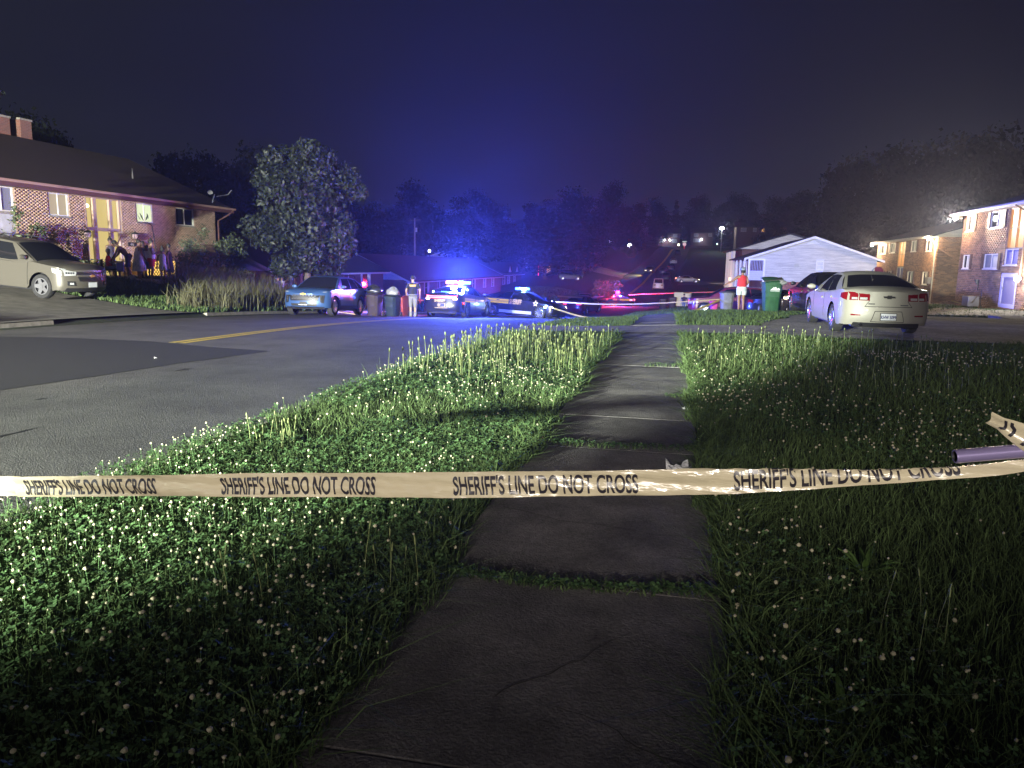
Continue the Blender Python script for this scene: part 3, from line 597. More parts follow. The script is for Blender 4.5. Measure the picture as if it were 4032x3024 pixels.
BOW=[(-.11,-.02),(-.045,-.02),(-.05,-.04),(.04,-.04),(.046,-.02),(.125,-.02),(.11,.02),(.045,.02),(.05,.04),(-.04,.04),(-.046,.02),(-.125,.02)]
def bowtie(c,end,z,mat,s=1.0,off=.02):
    x0=c['Pm'](c['hl']*end,0,z).x+end*off; mb=MB(); mb.prism([(a*s,b*s) for a,b in BOW],lambda a,b,d:Vector((x0+end*d,end*a,z+b)),0,.015); mb.obj('emblem',mat,c['root'])
def lit(c,nm,pts,mat,end,sgn,off=.015): return c['end'](nm,mat,pts,off,end,sgn)
# --- silver sedan (right), rear towards us
m_silver=M('champagne_paint',(0.30,0.285,0.25),0.5,metal=.1,coat=.35)
c=car('parked_car','pale silver sedan on the gravel with rear plate KHW 5099','car',(4.62,19.75,T(4.62,19.75)+.04),90.5,SEDAN,m_silver,pitch=0); c['root'].scale=(1,.985,.955)
HL=-1
for s in(1,-1):
    lit(c,'tail_light',[(.50,.80),(.985,.80),(.985,.99),(.50,.975)],m_redlens,-1,s,.02)
    lit(c,'reverse_lens',[(.56,.82),(.74,.82),(.74,.87),(.56,.87)],m_clear,-1,s,.03)
    lit(c,'reverse_lens',[(.80,.82),(.93,.82),(.93,.87),(.80,.87)],m_clear,-1,s,.03)
    lit(c,'light_divider',[(.765,.80),(.785,.80),(.785,.985),(.765,.985)],m_silver,-1,s,.032)
    lit(c,'reflector',[(.70,.455),(.93,.455),(.93,.49),(.70,.485)],m_redlens,-1,s,.014)
    c['side']('tail_light',m_redlens,[(-2.36,.80),(-2.02,.86),(-2.02,.96),(-2.36,.985)],.008,s)
lit(c,'boot_seam',[(-.62,.66),(.62,.66),(.60,.672),(-.60,.672)],m_seam,-1,1,.004)
for s in(1,-1): lit(c,'boot_seam',[(.60,.665),(.612,.665),(.50,.80),(.488,.80)],m_seam,-1,s,.004)
lit(c,'bumper_recess',[(-.42,.33),(.42,.33),(.34,.56),(-.34,.56)],m_silver,-1,1,.006)
for q in([(-.43,.32),(.43,.32),(.43,.332),(-.43,.332)],[(-.34,.56),(.34,.56),(.34,.572),(-.34,.572)],[(-.435,.325),(-.423,.325),(-.335,.57),(-.347,.57)],[(.423,.325),(.435,.325),(.347,.57),(.335,.57)]): lit(c,'bumper_seam',q,m_seam,-1,1,.009)
lit(c,'bumper_valance',[(-.9,.2),(.9,.2),(.86,.30),(-.86,.30)],m_dark,-1,1,.02)
lit(c,'brake_light',[(-.24,1.0),(.24,1.0),(.24,1.025),(-.24,1.025)],M('red_dim',(.35,.01,.01),.3),-1,1,.03)
bowtie(c,-1,.885,M('dark_emblem',(.05,.05,.05),.3,metal=.6),1.0)
lit(c,'badge',[(-.52,.715),(-.36,.715),(-.36,.74),(-.52,.74)],m_dark,-1,-1,.008); lit(c,'badge',[(-.5,.70),(-.3,.70),(-.3,.715),(-.5,.715)],m_chrome,-1,1,.008)
plate(c,-1,.445,'KHW 5099')
mb=MB(); mb.add([(-1.0,-.015,1.46),(-.72,-.015,1.47),(-1.0,0,1.55),(-1.0,.015,1.46)],[(0,1,2),(1,3,2),(0,2,3),(0,3,1)]); mb.obj('roof_antenna',m_silver,c['root'])
mb=MB(); mb.tube([(-2.1,.55,.24),(-2.42,.55,.25)],.03,8); mb.obj('exhaust',m_chrome,c['root'])
# --- dark SUV/sedan ahead of it
m_black=M('black_paint',(0.012,0.013,0.018),0.3,coat=.35); m_navy=M('dark_blue_paint',(0.015,0.02,0.05),0.25,coat=.8); m_white=M('white_paint',(0.72,0.72,0.72),0.35,coat=.4); m_maroon=M('maroon_paint',(0.13,0.015,0.03),0.3,coat=.7)
m_blue=M('blue_paint',(0.045,0.10,0.27),0.4,metal=.3,coat=.4); m_tan=M('pale_gold_paint',(0.10,0.092,0.078),0.4,metal=.2,coat=.3); m_grey=M('grey_paint',(.2,.2,.22),.3,metal=.4,coat=.6)
def tails(c,c1=m_redlens,z0=.8,z1=.98,a=.55,b=.98):
    for s in(1,-1): lit(c,'tail_light',[(a,z0),(b,z0),(b,z1),(a,z1)],c1,-1,s,.02)
def heads(c,mat=m_clear,z0=.62,z1=.74,a=.5,b=.97):
    for s in(1,-1): lit(c,'headlight',[(a,z0),(b,z0+.03),(b,z1+.02),(a,z1)],mat,1,s,.02)
c=car('parked_car','black sedan parked just ahead and left of the pale silver sedan','car',(5.45,27.9,T(5.45,27.9)+.04),93,SEDAN,m_black); tails(c); plate(c,-1,.7)
# --- blue crossover at the far kerb facing us
m_blackgl=M('gloss_black',(.012,.012,.014),.45)
z=float(zr(27.6)); c=car('parked_car','bright blue crossover parked at the far kerb facing the camera','car',(-13.3,27.45,z+.01),-90+3,CUV,m_blue,rim=m_rim,pitch=-3.0)
HLm=emis('reflecting_lamp',(0.8,.85,1),.55)
lit(c,'grille',[(-.68,.55),(.68,.55),(.80,.84),(-.80,.84)],m_blackgl,1,1,.01)
for rr in range(4):
    for k in range(9-rr%2):
        t=-.56+.14*k+.07*(rr%2); zc=.635+.048*rr
        if abs(t)<.62: lit(c,'grille_stud',[(t-.045,zc-.02),(t+.045,zc-.02),(t+.035,zc+.006),(t-.035,zc+.006)],M('grille_stud',(.12,.12,.14),.5),1,1,.018)
lit(c,'lower_intake',[(-.62,.36),(.62,.36),(.66,.45),(-.66,.45)],m_dark,1,1,.012); lit(c,'skid_trim',[(-.72,.30),(.72,.30),(.72,.325),(-.72,.325)],m_chrome,1,1,.02); lit(c,'lower_bumper',[(-.99,.25),(.99,.25),(.95,.335),(-.95,.335)],m_dark,1,1,.012)
lit(c,'plate_bracket',[(-.17,.40),(.17,.40),(.17,.52),(-.17,.52)],m_dark,1,1,.025)
for s in(1,-1):
    lit(c,'running_light',[(.52,.845),(.95,.885),(.95,.905),(.52,.865)],m_clear,1,s,.02)
    lit(c,'headlight',[(.80,.50),(.93,.47),(.98,.76),(.76,.76)],m_blackgl,1,s,.02)
    for k in range(3): lit(c,'lamp_element',[(.845,.55+.065*k),(.885,.55+.065*k),(.89,.59+.065*k),(.845,.59+.065*k)],m_chrome,1,s,.03)
    for ax in(c['root'],): pass
    fa,ra=1.42,-1.28
    for ax in(fa,ra):
        mb=MB(); pr=.36+.055
        def arch(a,b,s=s,ax=ax,pr=pr,Pm=c['Pm']):
            an=PI*(a*1.08-.04); rr=pr+.075*b; x=ax+rr*math.cos(an); zz=max(.29,.36+rr*math.sin(an)); p=Pm(x,s,zz); p.y+=s*.012; return p
        mb.grid(arch,18,2); mb.obj('wheel_arch_trim',m_dark,c['root'],smooth=40)
    c['side']('sill_cladding',m_dark,[(-.85,.28),(.98,.28),(.98,.40),(-.85,.40)],.014,s)
    mb=MB(); mb.tube([(.15,s*.6,1.56),(.05,s*.6,1.60),(-1.25,s*.6,1.59),(-1.4,s*.6,1.53)],.018,6); mb.obj('roof_rail',m_chrome,c['root'])
bowtie(c,1,.80,m_gold,.95,.03)
for a_,b_ in((-.22,-.16),(-.13,0.0),(.04,.2)): lit(c,'plate_print',[(a_,.395),(b_,.395),(b_,.415),(a_,.415)],m_plate,1,1,.03)
# --- tan SUV in the driveway of the brick house
x,y=-19.35,19.35; c=car('parked_car','pale gold SUV parked nose out in the brick house driveway','car',(x,y,T(x,y)+.04),-2,SUVE,m_tan,rim=m_grey,style='plain',pitch=4.0)
lit(c,'grille',[(-.60,.76),(.60,.76),(.62,.84),(-.62,.84)],m_grillm,1,1,.016); lit(c,'grille',[(-.52,.57),(.52,.57),(.58,.70),(-.58,.70)],m_grillm,1,1,.016); lit(c,'grille_bar',[(-.62,.715),(.62,.715),(.62,.745),(-.62,.745)],m_tan,1,1,.03)
lit(c,'lower_bumper',[(-.99,.26),(.99,.26),(.95,.37),(-.95,.37)],m_dark,1,1,.014); plate(c,1,.47,None)
for s in(1,-1):
    lit(c,'headlight',[(.66,.74),(1.0,.72),(1.0,.95),(.62,.86)],m_clear,1,s,.02); c['side']('headlight',m_clear,[(1.9,.80),(2.3,.72),(2.3,.86),(1.86,.93)],.012,s)
    for k in range(4): lit(c,'lamp_element',[(.72+.07*k,.78),(.76+.07*k,.78),(.76+.07*k,.83),(.72+.07*k,.83)],m_chrome,1,s,.028)
    lit(c,'fog_lamp_recess',[(.66,.44),(.93,.44),(.93,.57),(.70,.57)],m_dark,1,s,.012); lit(c,'fog_lamp',[(.74,.47),(.86,.47),(.86,.53),(.74,.53)],m_clear,1,s,.02)
    mb=MB(); mb.tube([(.1,s*.64,1.66),(0,s*.64,1.71),(-1.5,s*.64,1.72),(-1.65,s*.64,1.66)],.018,6); mb.obj('roof_rail',m_dark,c['root'])
bowtie(c,1,.73,m_gold,.8,.04)
# --- sheriff cars
m_yellow=M('glowing_yellow',(0.5,0.34,0.015),0.5,emit=(0.95,.6,.01),es=.5); m_yell2=M('glowing_cream',(0.36,.27,.13),.5,emit=(1,.55,.16),es=.32); m_star=M('gold_star',(0.8,.6,.32),.5)  # both livery tones glow by emission, standing in for reflected light
e_red=emis('red_strobe',(1,.02,.04),22); e_blue=emis('blue_strobe',(.03,.12,1),26); e_white=emis('white_strobe',(.35,.8,1),45); e_pink=emis('pink_strobe',(1,.3,.5),16); e_tail=emis('lit_tail_light',(1,.10,.16),10); e_tail2=emis('lit_tail_core',(1,.62,.55),14)
STAR=[(math.sin(k*PI/5)*(1 if k%2==0 else .45),math.cos(k*PI/5)*(1 if k%2==0 else .45)) for k in range(10)]
def livery(c,sg,x0,x1,zb,h,star_x,tx0,tsize,slope=.03):
    Pm=c['Pm']
    def sf(u,v,d): x=u; p=Pm(x,sg,v); p.y+=sg*(.012+d); return p
    zz=lambda x: zb-slope*(x-x0)
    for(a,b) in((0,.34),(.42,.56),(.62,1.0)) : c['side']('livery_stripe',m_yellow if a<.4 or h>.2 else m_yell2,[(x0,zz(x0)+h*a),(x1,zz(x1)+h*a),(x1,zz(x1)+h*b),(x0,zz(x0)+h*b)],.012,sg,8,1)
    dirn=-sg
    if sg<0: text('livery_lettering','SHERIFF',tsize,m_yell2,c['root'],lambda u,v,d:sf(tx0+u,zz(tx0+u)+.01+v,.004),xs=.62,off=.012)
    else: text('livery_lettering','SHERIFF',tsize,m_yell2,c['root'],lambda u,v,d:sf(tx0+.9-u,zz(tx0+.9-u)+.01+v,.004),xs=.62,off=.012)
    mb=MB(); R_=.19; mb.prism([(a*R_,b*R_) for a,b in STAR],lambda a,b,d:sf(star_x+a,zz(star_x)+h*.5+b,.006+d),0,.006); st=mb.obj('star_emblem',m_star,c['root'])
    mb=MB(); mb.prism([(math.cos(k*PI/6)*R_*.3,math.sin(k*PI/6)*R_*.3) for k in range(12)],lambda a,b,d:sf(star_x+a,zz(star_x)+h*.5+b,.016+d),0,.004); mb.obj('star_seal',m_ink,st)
def lightbar(c,z,x,parts,hh=.16,dd=.13):
    mb=MB(); mb.box(x-.15,x+.15,-.60,.60,z,z+.035); bar=mb.obj('light_bar',m_dark,c['root'])
    for(y0,y1,mat) in parts:
        mb=MB(); mb.box(x-dd,x+dd,y0,y1,z+.035,z+hh); mb.obj('light_module',mat,bar,bevel=.02)
    for y_ in(-.4,.4): mb=MB(); mb.box(x-.05,x+.05,y_-.04,y_+.04,z-.06,z); mb.obj('bar_foot',m_dark,bar)
x,y=-9.75,34.0; c=car('sheriff_car','dark sheriff sedan with glowing tail lights, seen from behind','police car',(x,y,float(zr(y))+.01),87,CHARG,m_black,group='sheriff cars',rim=m_rimd,pitch=2.6)
c1=c
lit(c,'tail_light',[(-.86,.86),(.86,.86),(.9,.99),(-.9,.99)],e_tail,-1,1,.02); lit(c,'tail_light_core',[(-.72,.895),(.72,.895),(.74,.925),(-.74,.925)],m_blackgl,-1,1,.028)
for s in(1,-1): lit(c,'tail_light',[(.66,.80),(.90,.80),(.90,.87),(.80,.87)],e_tail2,-1,s,.026); c['side']('side_marker',e_red if s<0 else m_redlens,[(-2.2,.62),(-2.12,.62),(-2.12,.68),(-2.2,.68)],.02,s,1,1)
lit(c,'bumper_valance',[(-.9,.22),(.9,.22),(.86,.36),(-.86,.36)],m_dark,-1,1,.012)
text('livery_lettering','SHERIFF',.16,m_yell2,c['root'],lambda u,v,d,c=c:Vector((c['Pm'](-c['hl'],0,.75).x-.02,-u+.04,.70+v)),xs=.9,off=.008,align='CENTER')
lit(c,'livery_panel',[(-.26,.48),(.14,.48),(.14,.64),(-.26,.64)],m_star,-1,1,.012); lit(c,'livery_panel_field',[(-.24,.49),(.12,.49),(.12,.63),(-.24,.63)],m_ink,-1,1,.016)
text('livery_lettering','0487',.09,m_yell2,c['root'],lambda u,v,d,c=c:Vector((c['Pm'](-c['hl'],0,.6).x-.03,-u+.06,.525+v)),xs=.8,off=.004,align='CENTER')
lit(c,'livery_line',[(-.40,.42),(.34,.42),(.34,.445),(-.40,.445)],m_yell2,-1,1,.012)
livery(c,-1,-1.9,-.5,.72,.17,1.25,-.45,.2); livery(c,1,-1.9,-.5,.72,.17,1.25,-.45,.2)
lightbar(c,1.50,-.15,[(.22,.58,e_pink),(-.02,.2,e_red),(-.28,-.04,e_white),(-.58,-.3,e_blue)])
mb=MB(); mb.box(-2.02,-1.94,-.28,.16,1.10,1.16); mb.obj('deck_light',emis('deck_strobe',(.1,.75,1),5),c['root'])
for s in(1,-1): mb=MB(); mb.box(-2.02,-1.98,s*.55-.02,s*.55+.02,1.12,1.18); mb.obj('deck_light',e_white,c['root'])
x,y=-8.05,41.3; c=car('sheriff_car','dark sheriff sedan with yellow band and star, seen broadside beside the tape','police car',(x,y,float(zr(y))+.0),-20,CHARG,m_black,group='sheriff cars',rim=None,pitch=1.5,roll=-2)
c2=c
livery(c,-1,-2.35,-.45,.74,.24,1.30,-.38,.36,.0); livery(c,1,-2.35,-.45,.76,.22,1.28,-.38,.27,.0)
tails(c,e_tail,.86,.98,.6,.98); heads(c,emis('lit_headlight',(1,.85,.7),6),.64,.76)
c['side']('side_strobe',e_white,[(1.86,.66),(1.98,.66),(1.98,.74),(1.86,.74)],.03,-1,1,1)
m_lsill=M('silver_sill',(.6,.62,.64),.4,metal=.3)
for s in(1,-1):
    c['side']('silver_sill',m_lsill,[(-1.05,.24),(1.05,.24),(1.05,.40),(-1.05,.40)],.012,s,10,1); c['side']('silver_sill',m_lsill,[(-2.4,.30),(-1.95,.30),(-1.95,.46),(-2.4,.46)],.012,s,3,1)
    c['side']('window_trim',m_chrome,[(-1.9,1.05),(1.0,.93),(1.0,.955),(-1.9,1.075)],.012,s,10,1)
lightbar(c,1.50,-.15,[(.25,.58,e_blue),(0,.22,e_white),(-.28,-.02,e_white),(-.58,-.3,e_blue)])
x,y=-7.1,103.6; c=car('sheriff_car','sheriff car standing across the road far behind the tape','police car',(x,y,float(zr(y))+.01),186,CHARG,m_black,group='sheriff cars',detail=1,rim=m_rimd)
c3=c
livery(c,1,-2.2,-.45,.76,.22,1.3,-.38,.27,.0); tails(c,e_tail,.8,1.0,.4,.98); heads(c)
c['side']('side_marker',e_tail,[(-2.2,.78),(-1.75,.78),(-1.75,.94),(-2.2,.94)],.02,1,2,1)
lightbar(c,1.50,-.15,[(.05,.58,emis('red_beacon',(1,.004,.012),28)),(-.58,-.05,emis('blue_beacon',(.006,.035,1),28))],.50,.22)
# lamps of the light bars
lamp('blue_strobe_light','SPOT',(-9.3,33.6,float(zr(34))+1.95),13000,(.06,.10,1.0),.16,(10,26,6),175,.3)
lamp('red_strobe_light','SPOT',(-10.3,33.75,float(zr(34))+1.95),1800,(1,.15,.22),.14,(-25,29,2),170,.4)
lamp('blue_strobe_light','POINT',(-10.0,33.9,float(zr(34))+1.95),6500,(.07,.12,1.0),.16)
lamp('white_strobe_light','POINT',(-9.75,33.4,float(zr(34))+2.1),160,(.5,.7,1),.1)
lamp('sky_glow_light','SPOT',(-9.4,33.8,float(zr(34))+2.0),60000,(.08,.10,1.0),.16,(-9.0,36,30),120,.9)  # added upward beam, only there to turn the air and treetops blue
lamp('sky_glow_light','SPOT',(-8.1,41.2,float(zr(41))+2.0),60000,(.06,.10,1.0),.16,(-6,44,30),120,.9)  # second added upward beam for the blue sky glow
lamp('deck_strobe_light','POINT',(-9.6,31.0,float(zr(31))+1.05),14,(.2,.25,1),.1)
lamp('blue_strobe_light','SPOT',(-8.1,41.0,float(zr(41))+1.95),34000,(.05,.09,1.0),.16,(2,62,10),176,.3)
lamp('strobe_side_light','POINT',(-6.6,39.6,float(zr(40))+.75),90,(.3,.5,1),.08)
lamp('red_beacon_light','POINT',(-7.6,102.8,-4+2.2),7000,(1,.03,.05),.2)
lamp('blue_beacon_light','POINT',(-6.5,102.9,-4+2.2),3500,(.05,.12,1),.2)
# --- more distant cars
def far(label,x,y,h,sp,paint,tl=None,hd=None,detail=1,dz=0,group=None,name='parked_car',cat='car'):
    c=car(name,label,cat,(x,y,T(x,y)+.05+dz if abs(x-rc(y))>HW else float(zr(y))+.01+dz),h,sp,paint,detail=detail,group=group)
    tails(c,tl or m_redlens); heads(c,hd or m_clear); 
    return c
far('dark red sedan right behind the broadside sheriff sedan',-7.0,61.5,75,SEDAN,m_maroon,tl=emis('lit_tail_dim',(1,.05,.06),2.5))
c=far('silver car with lit headlights stopped behind the tape on the left',-9.6,86.0,-60,SEDAN,m_silver,hd=emis('lit_head_cool',(.8,.9,1),12)); 
far('dark SUV parked behind the silver car with lit headlights',-10.4,93.5,-80,SUVE,m_black)
c=far('white van parked at the right kerb, seen from behind',-1.98,138.2,90,VAN,m_white,cat='van',name='parked_van')
for s in(1,-1): lit(c,'rear_pane',[(.12,1.25),(.72,1.25),(.66,1.72),(.12,1.72)],m_glass,-1,s,.02) if False else None
for x,y,h,sp,p,l in((-.75,158.0,90,SUVE,m_black,'black SUV parked up the hill just behind the white van'),(-1.6,170.5,88,SEDAN,m_navy,'dark sedan on the hill, second past the white van'),(.1,181.5,90,SUVE,m_navy,'dark SUV on the hill in front of the small white car'),(.65,202,90,SEDAN,m_white,'small white car parked high on the hill road'),(1.9,234,90,SUVE,m_black,'highest parked dark car near the top of the hill road')):
    far(l,x,y,h,sp,p,group='cars parked up the hill road')
c=far('dark moving sedan with headlights on, turning out on the right',3.4,152.3,2,SEDAN,m_grey,tl=emis('lit_tail_mov',(1,.25,.15),14),hd=emis('lit_head_warm',(1,.85,.55),60),dz=.1,name='moving_car')
lamp('moving_car_headlight','SPOT',(6.1,152.1,T(6.1,152.1)+.9),2500,(1,.85,.6),.1,(30,154,-2),50,.5)
far('car with headlights aimed at the lit slope on the far left hill',-4.6,172,-96,SUVE,m_black,hd=emis('lit_head_hill',(1,.8,.5),4))
lamp('hill_headlight','SPOT',(-5.2,169,T(-5,169)+1.0),3500,(1,.95,.4),.1,(-12,163,1),80,.5)
far('dark car in the lower lot seen over the bank left of the silver sedan',7.5,46.3,100,SUVE,m_navy,group='cars in the lower lot')
far('dark sedan in the lower lot just right of the green bin',5.7,41.0,60,SEDAN,m_black,group='cars in the lower lot')
far('pale blue car in the lower lot behind the silver sedan',9.0,45.6,95,SEDAN,M('pale_blue_paint',(.25,.33,.5),.3,coat=.6),group='cars in the lower lot')
far('dark maroon SUV parked behind the grey bin',3.5,45.5,180,SUVE,m_maroon)
far('dark car parked on the left below the far houses',-18.5,140,10,SUVE,m_black)
# ---------------------------------------------------------------- houses
class Face:
    def __init__(s,o,u,n): s.o=Vector(o); s.u=Vector((*u,0)); s.n=Vector((*n,0))
    def p(s,a,z,d=0): return s.o+s.u*a+s.n*d+Vector((0,0,z))
    def box(s,mb,a0,a1,z0,z1,d0,d1): return mb.box(a0,a1,d0,d1,z0,z1,tf=lambda v:s.p(v.x,v.z,v.y))
def fbox(F,nm,mat,par,a0,a1,z0,z1,d0,d1,**k): mb=MB(); F.box(mb,a0,a1,z0,z1,d0,d1); return mb.obj(nm,mat,par,**k)
m_mortar=M('mortar',(0.21,0.18,0.155),0.95,noise=.2,nscale=20,bump=.3)
m_brick1=M('tan_brick',(0.40,0.265,0.19),0.9,rnd=.22,noise=.1,nscale=30); m_brick2=M('brown_brick',(0.19,0.105,0.06),0.9,rnd=.4,noise=.1,nscale=20); m_brick3=M('red_brick',(0.24,0.085,0.055),0.9,rnd=.35)
bm_red=brick_mat('red_brick_wall',(.22,.075,.05),(.15,.055,.04),(.2,.16,.14)); bm_dk=brick_mat('dark_brick_wall',(.12,.05,.04),(.09,.04,.035),(.12,.1,.09)); bm_pl=brick_mat('pale_brick_wall',(.3,.18,.13),(.26,.15,.11),(.3,.27,.24))
m_wtrim=M('white_trim',(0.62,0.60,0.56),0.6,noise=.08,nscale=5); m_side=M('white_siding',(0.54,0.52,0.43),0.7,col2=(.30,.29,.25),nscale=2.2,stretch=(.5,.5,9)); m_side2=M('pale_siding',(0.5,0.5,0.5),0.7,noise=.15,nscale=3)
m_roof=M('dark_shingles',(0.026,0.012,0.012),0.95,col2=(.045,.024,.022),nscale=24,bump=.8,bscale=30,stretch=(1,3,1)); m_roofr=M('red_shingles',(0.10,0.035,0.035),0.95,col2=(.055,.022,.022),nscale=22,bump=.8,bscale=30); m_roof2=M('charcoal_shingles',(0.03,0.03,0.035),0.95,noise=.4,nscale=22,bump=.8,bscale=30)
m_brown=M('brown_trim',(0.10,0.045,0.04),0.55); m_pane=M('window_pane',(0.02,0.022,0.03),0.05,spec=.9); m_metal=M('grey_metal',(.32,.32,.33),.45,metal=.6); m_shut=M('dark_shutter',(.06,.025,.022),.7)
e_curt=emis('lit_curtain',(1,.78,.24),.70); e_curt2=emis('lit_curtain_pale',(1,.82,.50),.50); e_win=emis('lit_window',(.9,1,.62),.95); e_orange=emis('orange_hall_glow',(1,.42,.10),.75)
def brickwall(F,par,a0,a1,z0,z1,mat,holes=(),bl=.20,bh=.058,j=.009,proud=.010,single=300,near=(0,0,1.45),backing=True,thick=.2):
    if backing:
        # mortar bed with openings: strips between hole edges
        ax=sorted(set([a0,a1]+[h[i] for h in holes for i in(0,1)])); mb=MB()
        for i in range(len(ax)-1):
            am=(ax[i]+ax[i+1])/2; hs=sorted([(h[2],h[3]) for h in holes if h[0]<am<h[1]]); z=z0
            for h0,h1 in hs:
                if h0>z: F.box(mb,ax[i],ax[i+1],z,h0,-thick,0)
                z=h1
            if z<z1: F.box(mb,ax[i],ax[i+1],z,z1,-thick,0)
        mb.obj('wall',m_mortar,par)
    cells=[]; row=0; z=z0+j
    while z<z1-.02:
        a=a0-(bl/2 if row%2 else 0)
        ztop=min(z+bh,z1)
        while a<a1:
            b=a+bl; A=max(a,a0); B=min(b,a1)
            segs=[(A,B)]
            for h in holes:
                if h[2]<ztop-.005 and h[3]>z+.005:
                    ns=[]
                    for s0,s1 in segs:
                        if h[1]<=s0 or h[0]>=s1: ns.append((s0,s1))
                        else:
                            if h[0]-s0>.02: ns.append((s0,h[0]-.003))
                            if s1-h[1]>.02: ns.append((h[1]+.003,s1))
                    segs=ns
            for s0,s1 in segs:
                if s1-s0>.02: cells.append((s0,s1,z,ztop))
            a+=bl+j
        z+=bh+j; row+=1
    cells=np.array(cells); ctr=np.array([[*F.p((c[0]+c[1])/2,(c[2]+c[3])/2)] for c in cells]); full=(cells[:,1]-cells[:,0]>bl-.005)&(cells[:,3]-cells[:,2]>bh-.002)
    d=np.linalg.norm(ctr-np.array(near),axis=1); d[~full]=1e9; order=np.argsort(d); ns=min(single,int(full.sum())); sing=set(order[:ns].tolist())
    mb=MB(); F0=Face((0,0,0),F.u[:2],F.n[:2]); F0.box(mb,-bl/2,bl/2,-bh/2,bh/2,0,proud)
    pr=None
    for i in order[:ns]:
        p=F.p((cells[i][0]+cells[i][1])/2,(cells[i][2]+cells[i][3])/2,(rng.random()-.5)*.004)
        if pr is None: pr=mb.obj('brick',mat,par,tuple(p))
        else: link('brick',pr.data,par,tuple(p))
    rest=np.array([i for i in range(len(cells)) if i not in sing])
    if len(rest):
        c=cells[rest]; n=len(c); pd=proud+(rng.random(n)-.5)*.005; o=np.array(F.o); u=np.array(F.u); nn=np.array(F.n); up=np.array((0,0,1.))
        V=[o+u*c[:,i][:,None]+up*c[:,k][:,None]+nn*(pd[:,None] if f else -.002) for f in(0,1) for (i,k) in((0,2),(1,2),(1,3),(0,3))]
        v=np.stack(V,1).reshape(-1,3); b=np.arange(n)*8; q=np.concatenate([np.stack([b+x for x in fq],-1) for fq in((4,5,6,7),(0,1,5,4),(1,2,6,5),(2,3,7,6),(3,0,4,7))])
        tag(link('brickwork',mesh_np('brickwork',v,q,mat,np.repeat(rng.random(n),8)),par),kind='stuff')
def window(F,par,a0,a1,z0,z1,frame=None,pane=None,mull=1,sash=0,fw=.05,dep=-.06,sill=True,shutters=None,name='window',pane2=None):
    frame=frame or m_wtrim; pane=pane or m_pane
    mb=MB()
    for q in((a0,a1,z1-fw,z1),(a0,a1,z0,z0+fw),(a0,a0+fw,z0+fw,z1-fw),(a1-fw,a1,z0+fw,z1-fw)): F.box(mb,q[0],q[1],q[2],q[3],dep-.03,dep+.045)
    f=mb.obj(name,frame,par)
    n=mull+1; xs_=[lerp(a0+fw,a1-fw,i/n) for i in range(n+1)]
    for i in range(n):
        fbox(F,'pane',(pane2 if (pane2 and i==n-1) else pane),f,xs_[i]+.003,xs_[i+1]-.003,z0+fw+.002,z1-fw-.002,dep-.02,dep-.008)
        if i: fbox(F,'mullion',frame,f,xs_[i]-.02,xs_[i]+.02,z0+fw,z1-fw,dep-.03,dep+.03)
    if sash: fbox(F,'sash_bar',frame,f,a0+fw,a1-fw,(z0+z1)/2-.02,(z0+z1)/2+.02,dep-.025,dep+.025)
    if sill: fbox(F,'sill',m_kerb if sill is True else sill,f,a0-.06,a1+.06,z0-.07,z0-.005,dep,.05)
    if shutters:
        for s in((a0-.34,a0-.04),(a1+.04,a1+.34)): fbox(F,'shutter',shutters,f,s[0],s[1],z0-.03,z1+.03,.01,.05)
    return f
def slab(name,pts4,th,mat,par):
    """roof slab from 4 top points"""
    P4=[Vector(p) for p in pts4]; n=(P4[1]-P4[0]).cross(P4[3]-P4[0]).normalized(); n=n if n.z>0 else -n
    mb=MB(); mb.add(P4+[p-n*th for p in P4],[(0,1,2,3),(7,6,5,4),(0,4,5,1),(1,5,6,2),(2,6,7,3),(3,7,4,0)]); return mb.obj(name,mat,par)
def downspout(par,pts,mat=m_wtrim,r=.045): mb=MB(); mb.tube(pts,r,6); return mb.obj('downspout',mat,par)
# --- brick house on the left
H=empty('brick_house',(0,0,0),label='two-level pale brick house on the left with tall lit yellow entry windows',cat='house')
F1=Face((-25.5,0,0),(0,1),(1,0)); Y0,Y1=14.0,38.6; ZE=4.22
wins=[(24.15,25.25,3.15,4.10),(26.94,28.0,3.15,4.08),(32.19,33.36,3.17,4.08),(35.15,36.65,3.18,4.08),(19.5,20.9,3.15,4.1)]
door=(28.98,31.12,.45,4.12); panel=(24.15,25.25,.9,3.05)
brickwall(F1,H,Y0,Y1,-.35,ZE,m_brick1,holes=wins+[door,panel],near=(-24,26.5,1.0))
fbox(F1,'siding_panel',m_side2,H,24.15,25.25,.9,3.05,-.08,-.02)
w=window(F1,H,*wins[0],pane=M('grey_blind',(.2,.2,.26),.7)); w=window(F1,H,*wins[1],pane=e_curt2); w=window(F1,H,*wins[2],pane=e_win); window(F1,H,*wins[3],pane=m_pane); window(F1,H,*wins[4],pane=m_pane)
# silhouettes of plants and cloth behind the second window
for k,(a,z,L,an) in enumerate(((32.5,3.55,.34,2.1),(32.75,3.5,.42,.9),(32.9,3.5,.3,-.6),(32.35,3.4,.25,1.2),(33.1,3.62,.3,.4))):
    mb=MB(); mb.prism([(-.02,0),(0,-.03),(.06,L*.5),(.03,L*.8),(0,L),(-.05,L*.55)],lambda u,v,d,a=a,z=z,an=an:F1.p(a+u*math.cos(an)-v*math.sin(an)*.8,z-.25+abs(v)*.9+u*math.sin(an),-.068+d*.5),0,.006); mb.obj('houseplant_leaf',M('dim_leaf',(.06,.09,.03),.8),H)
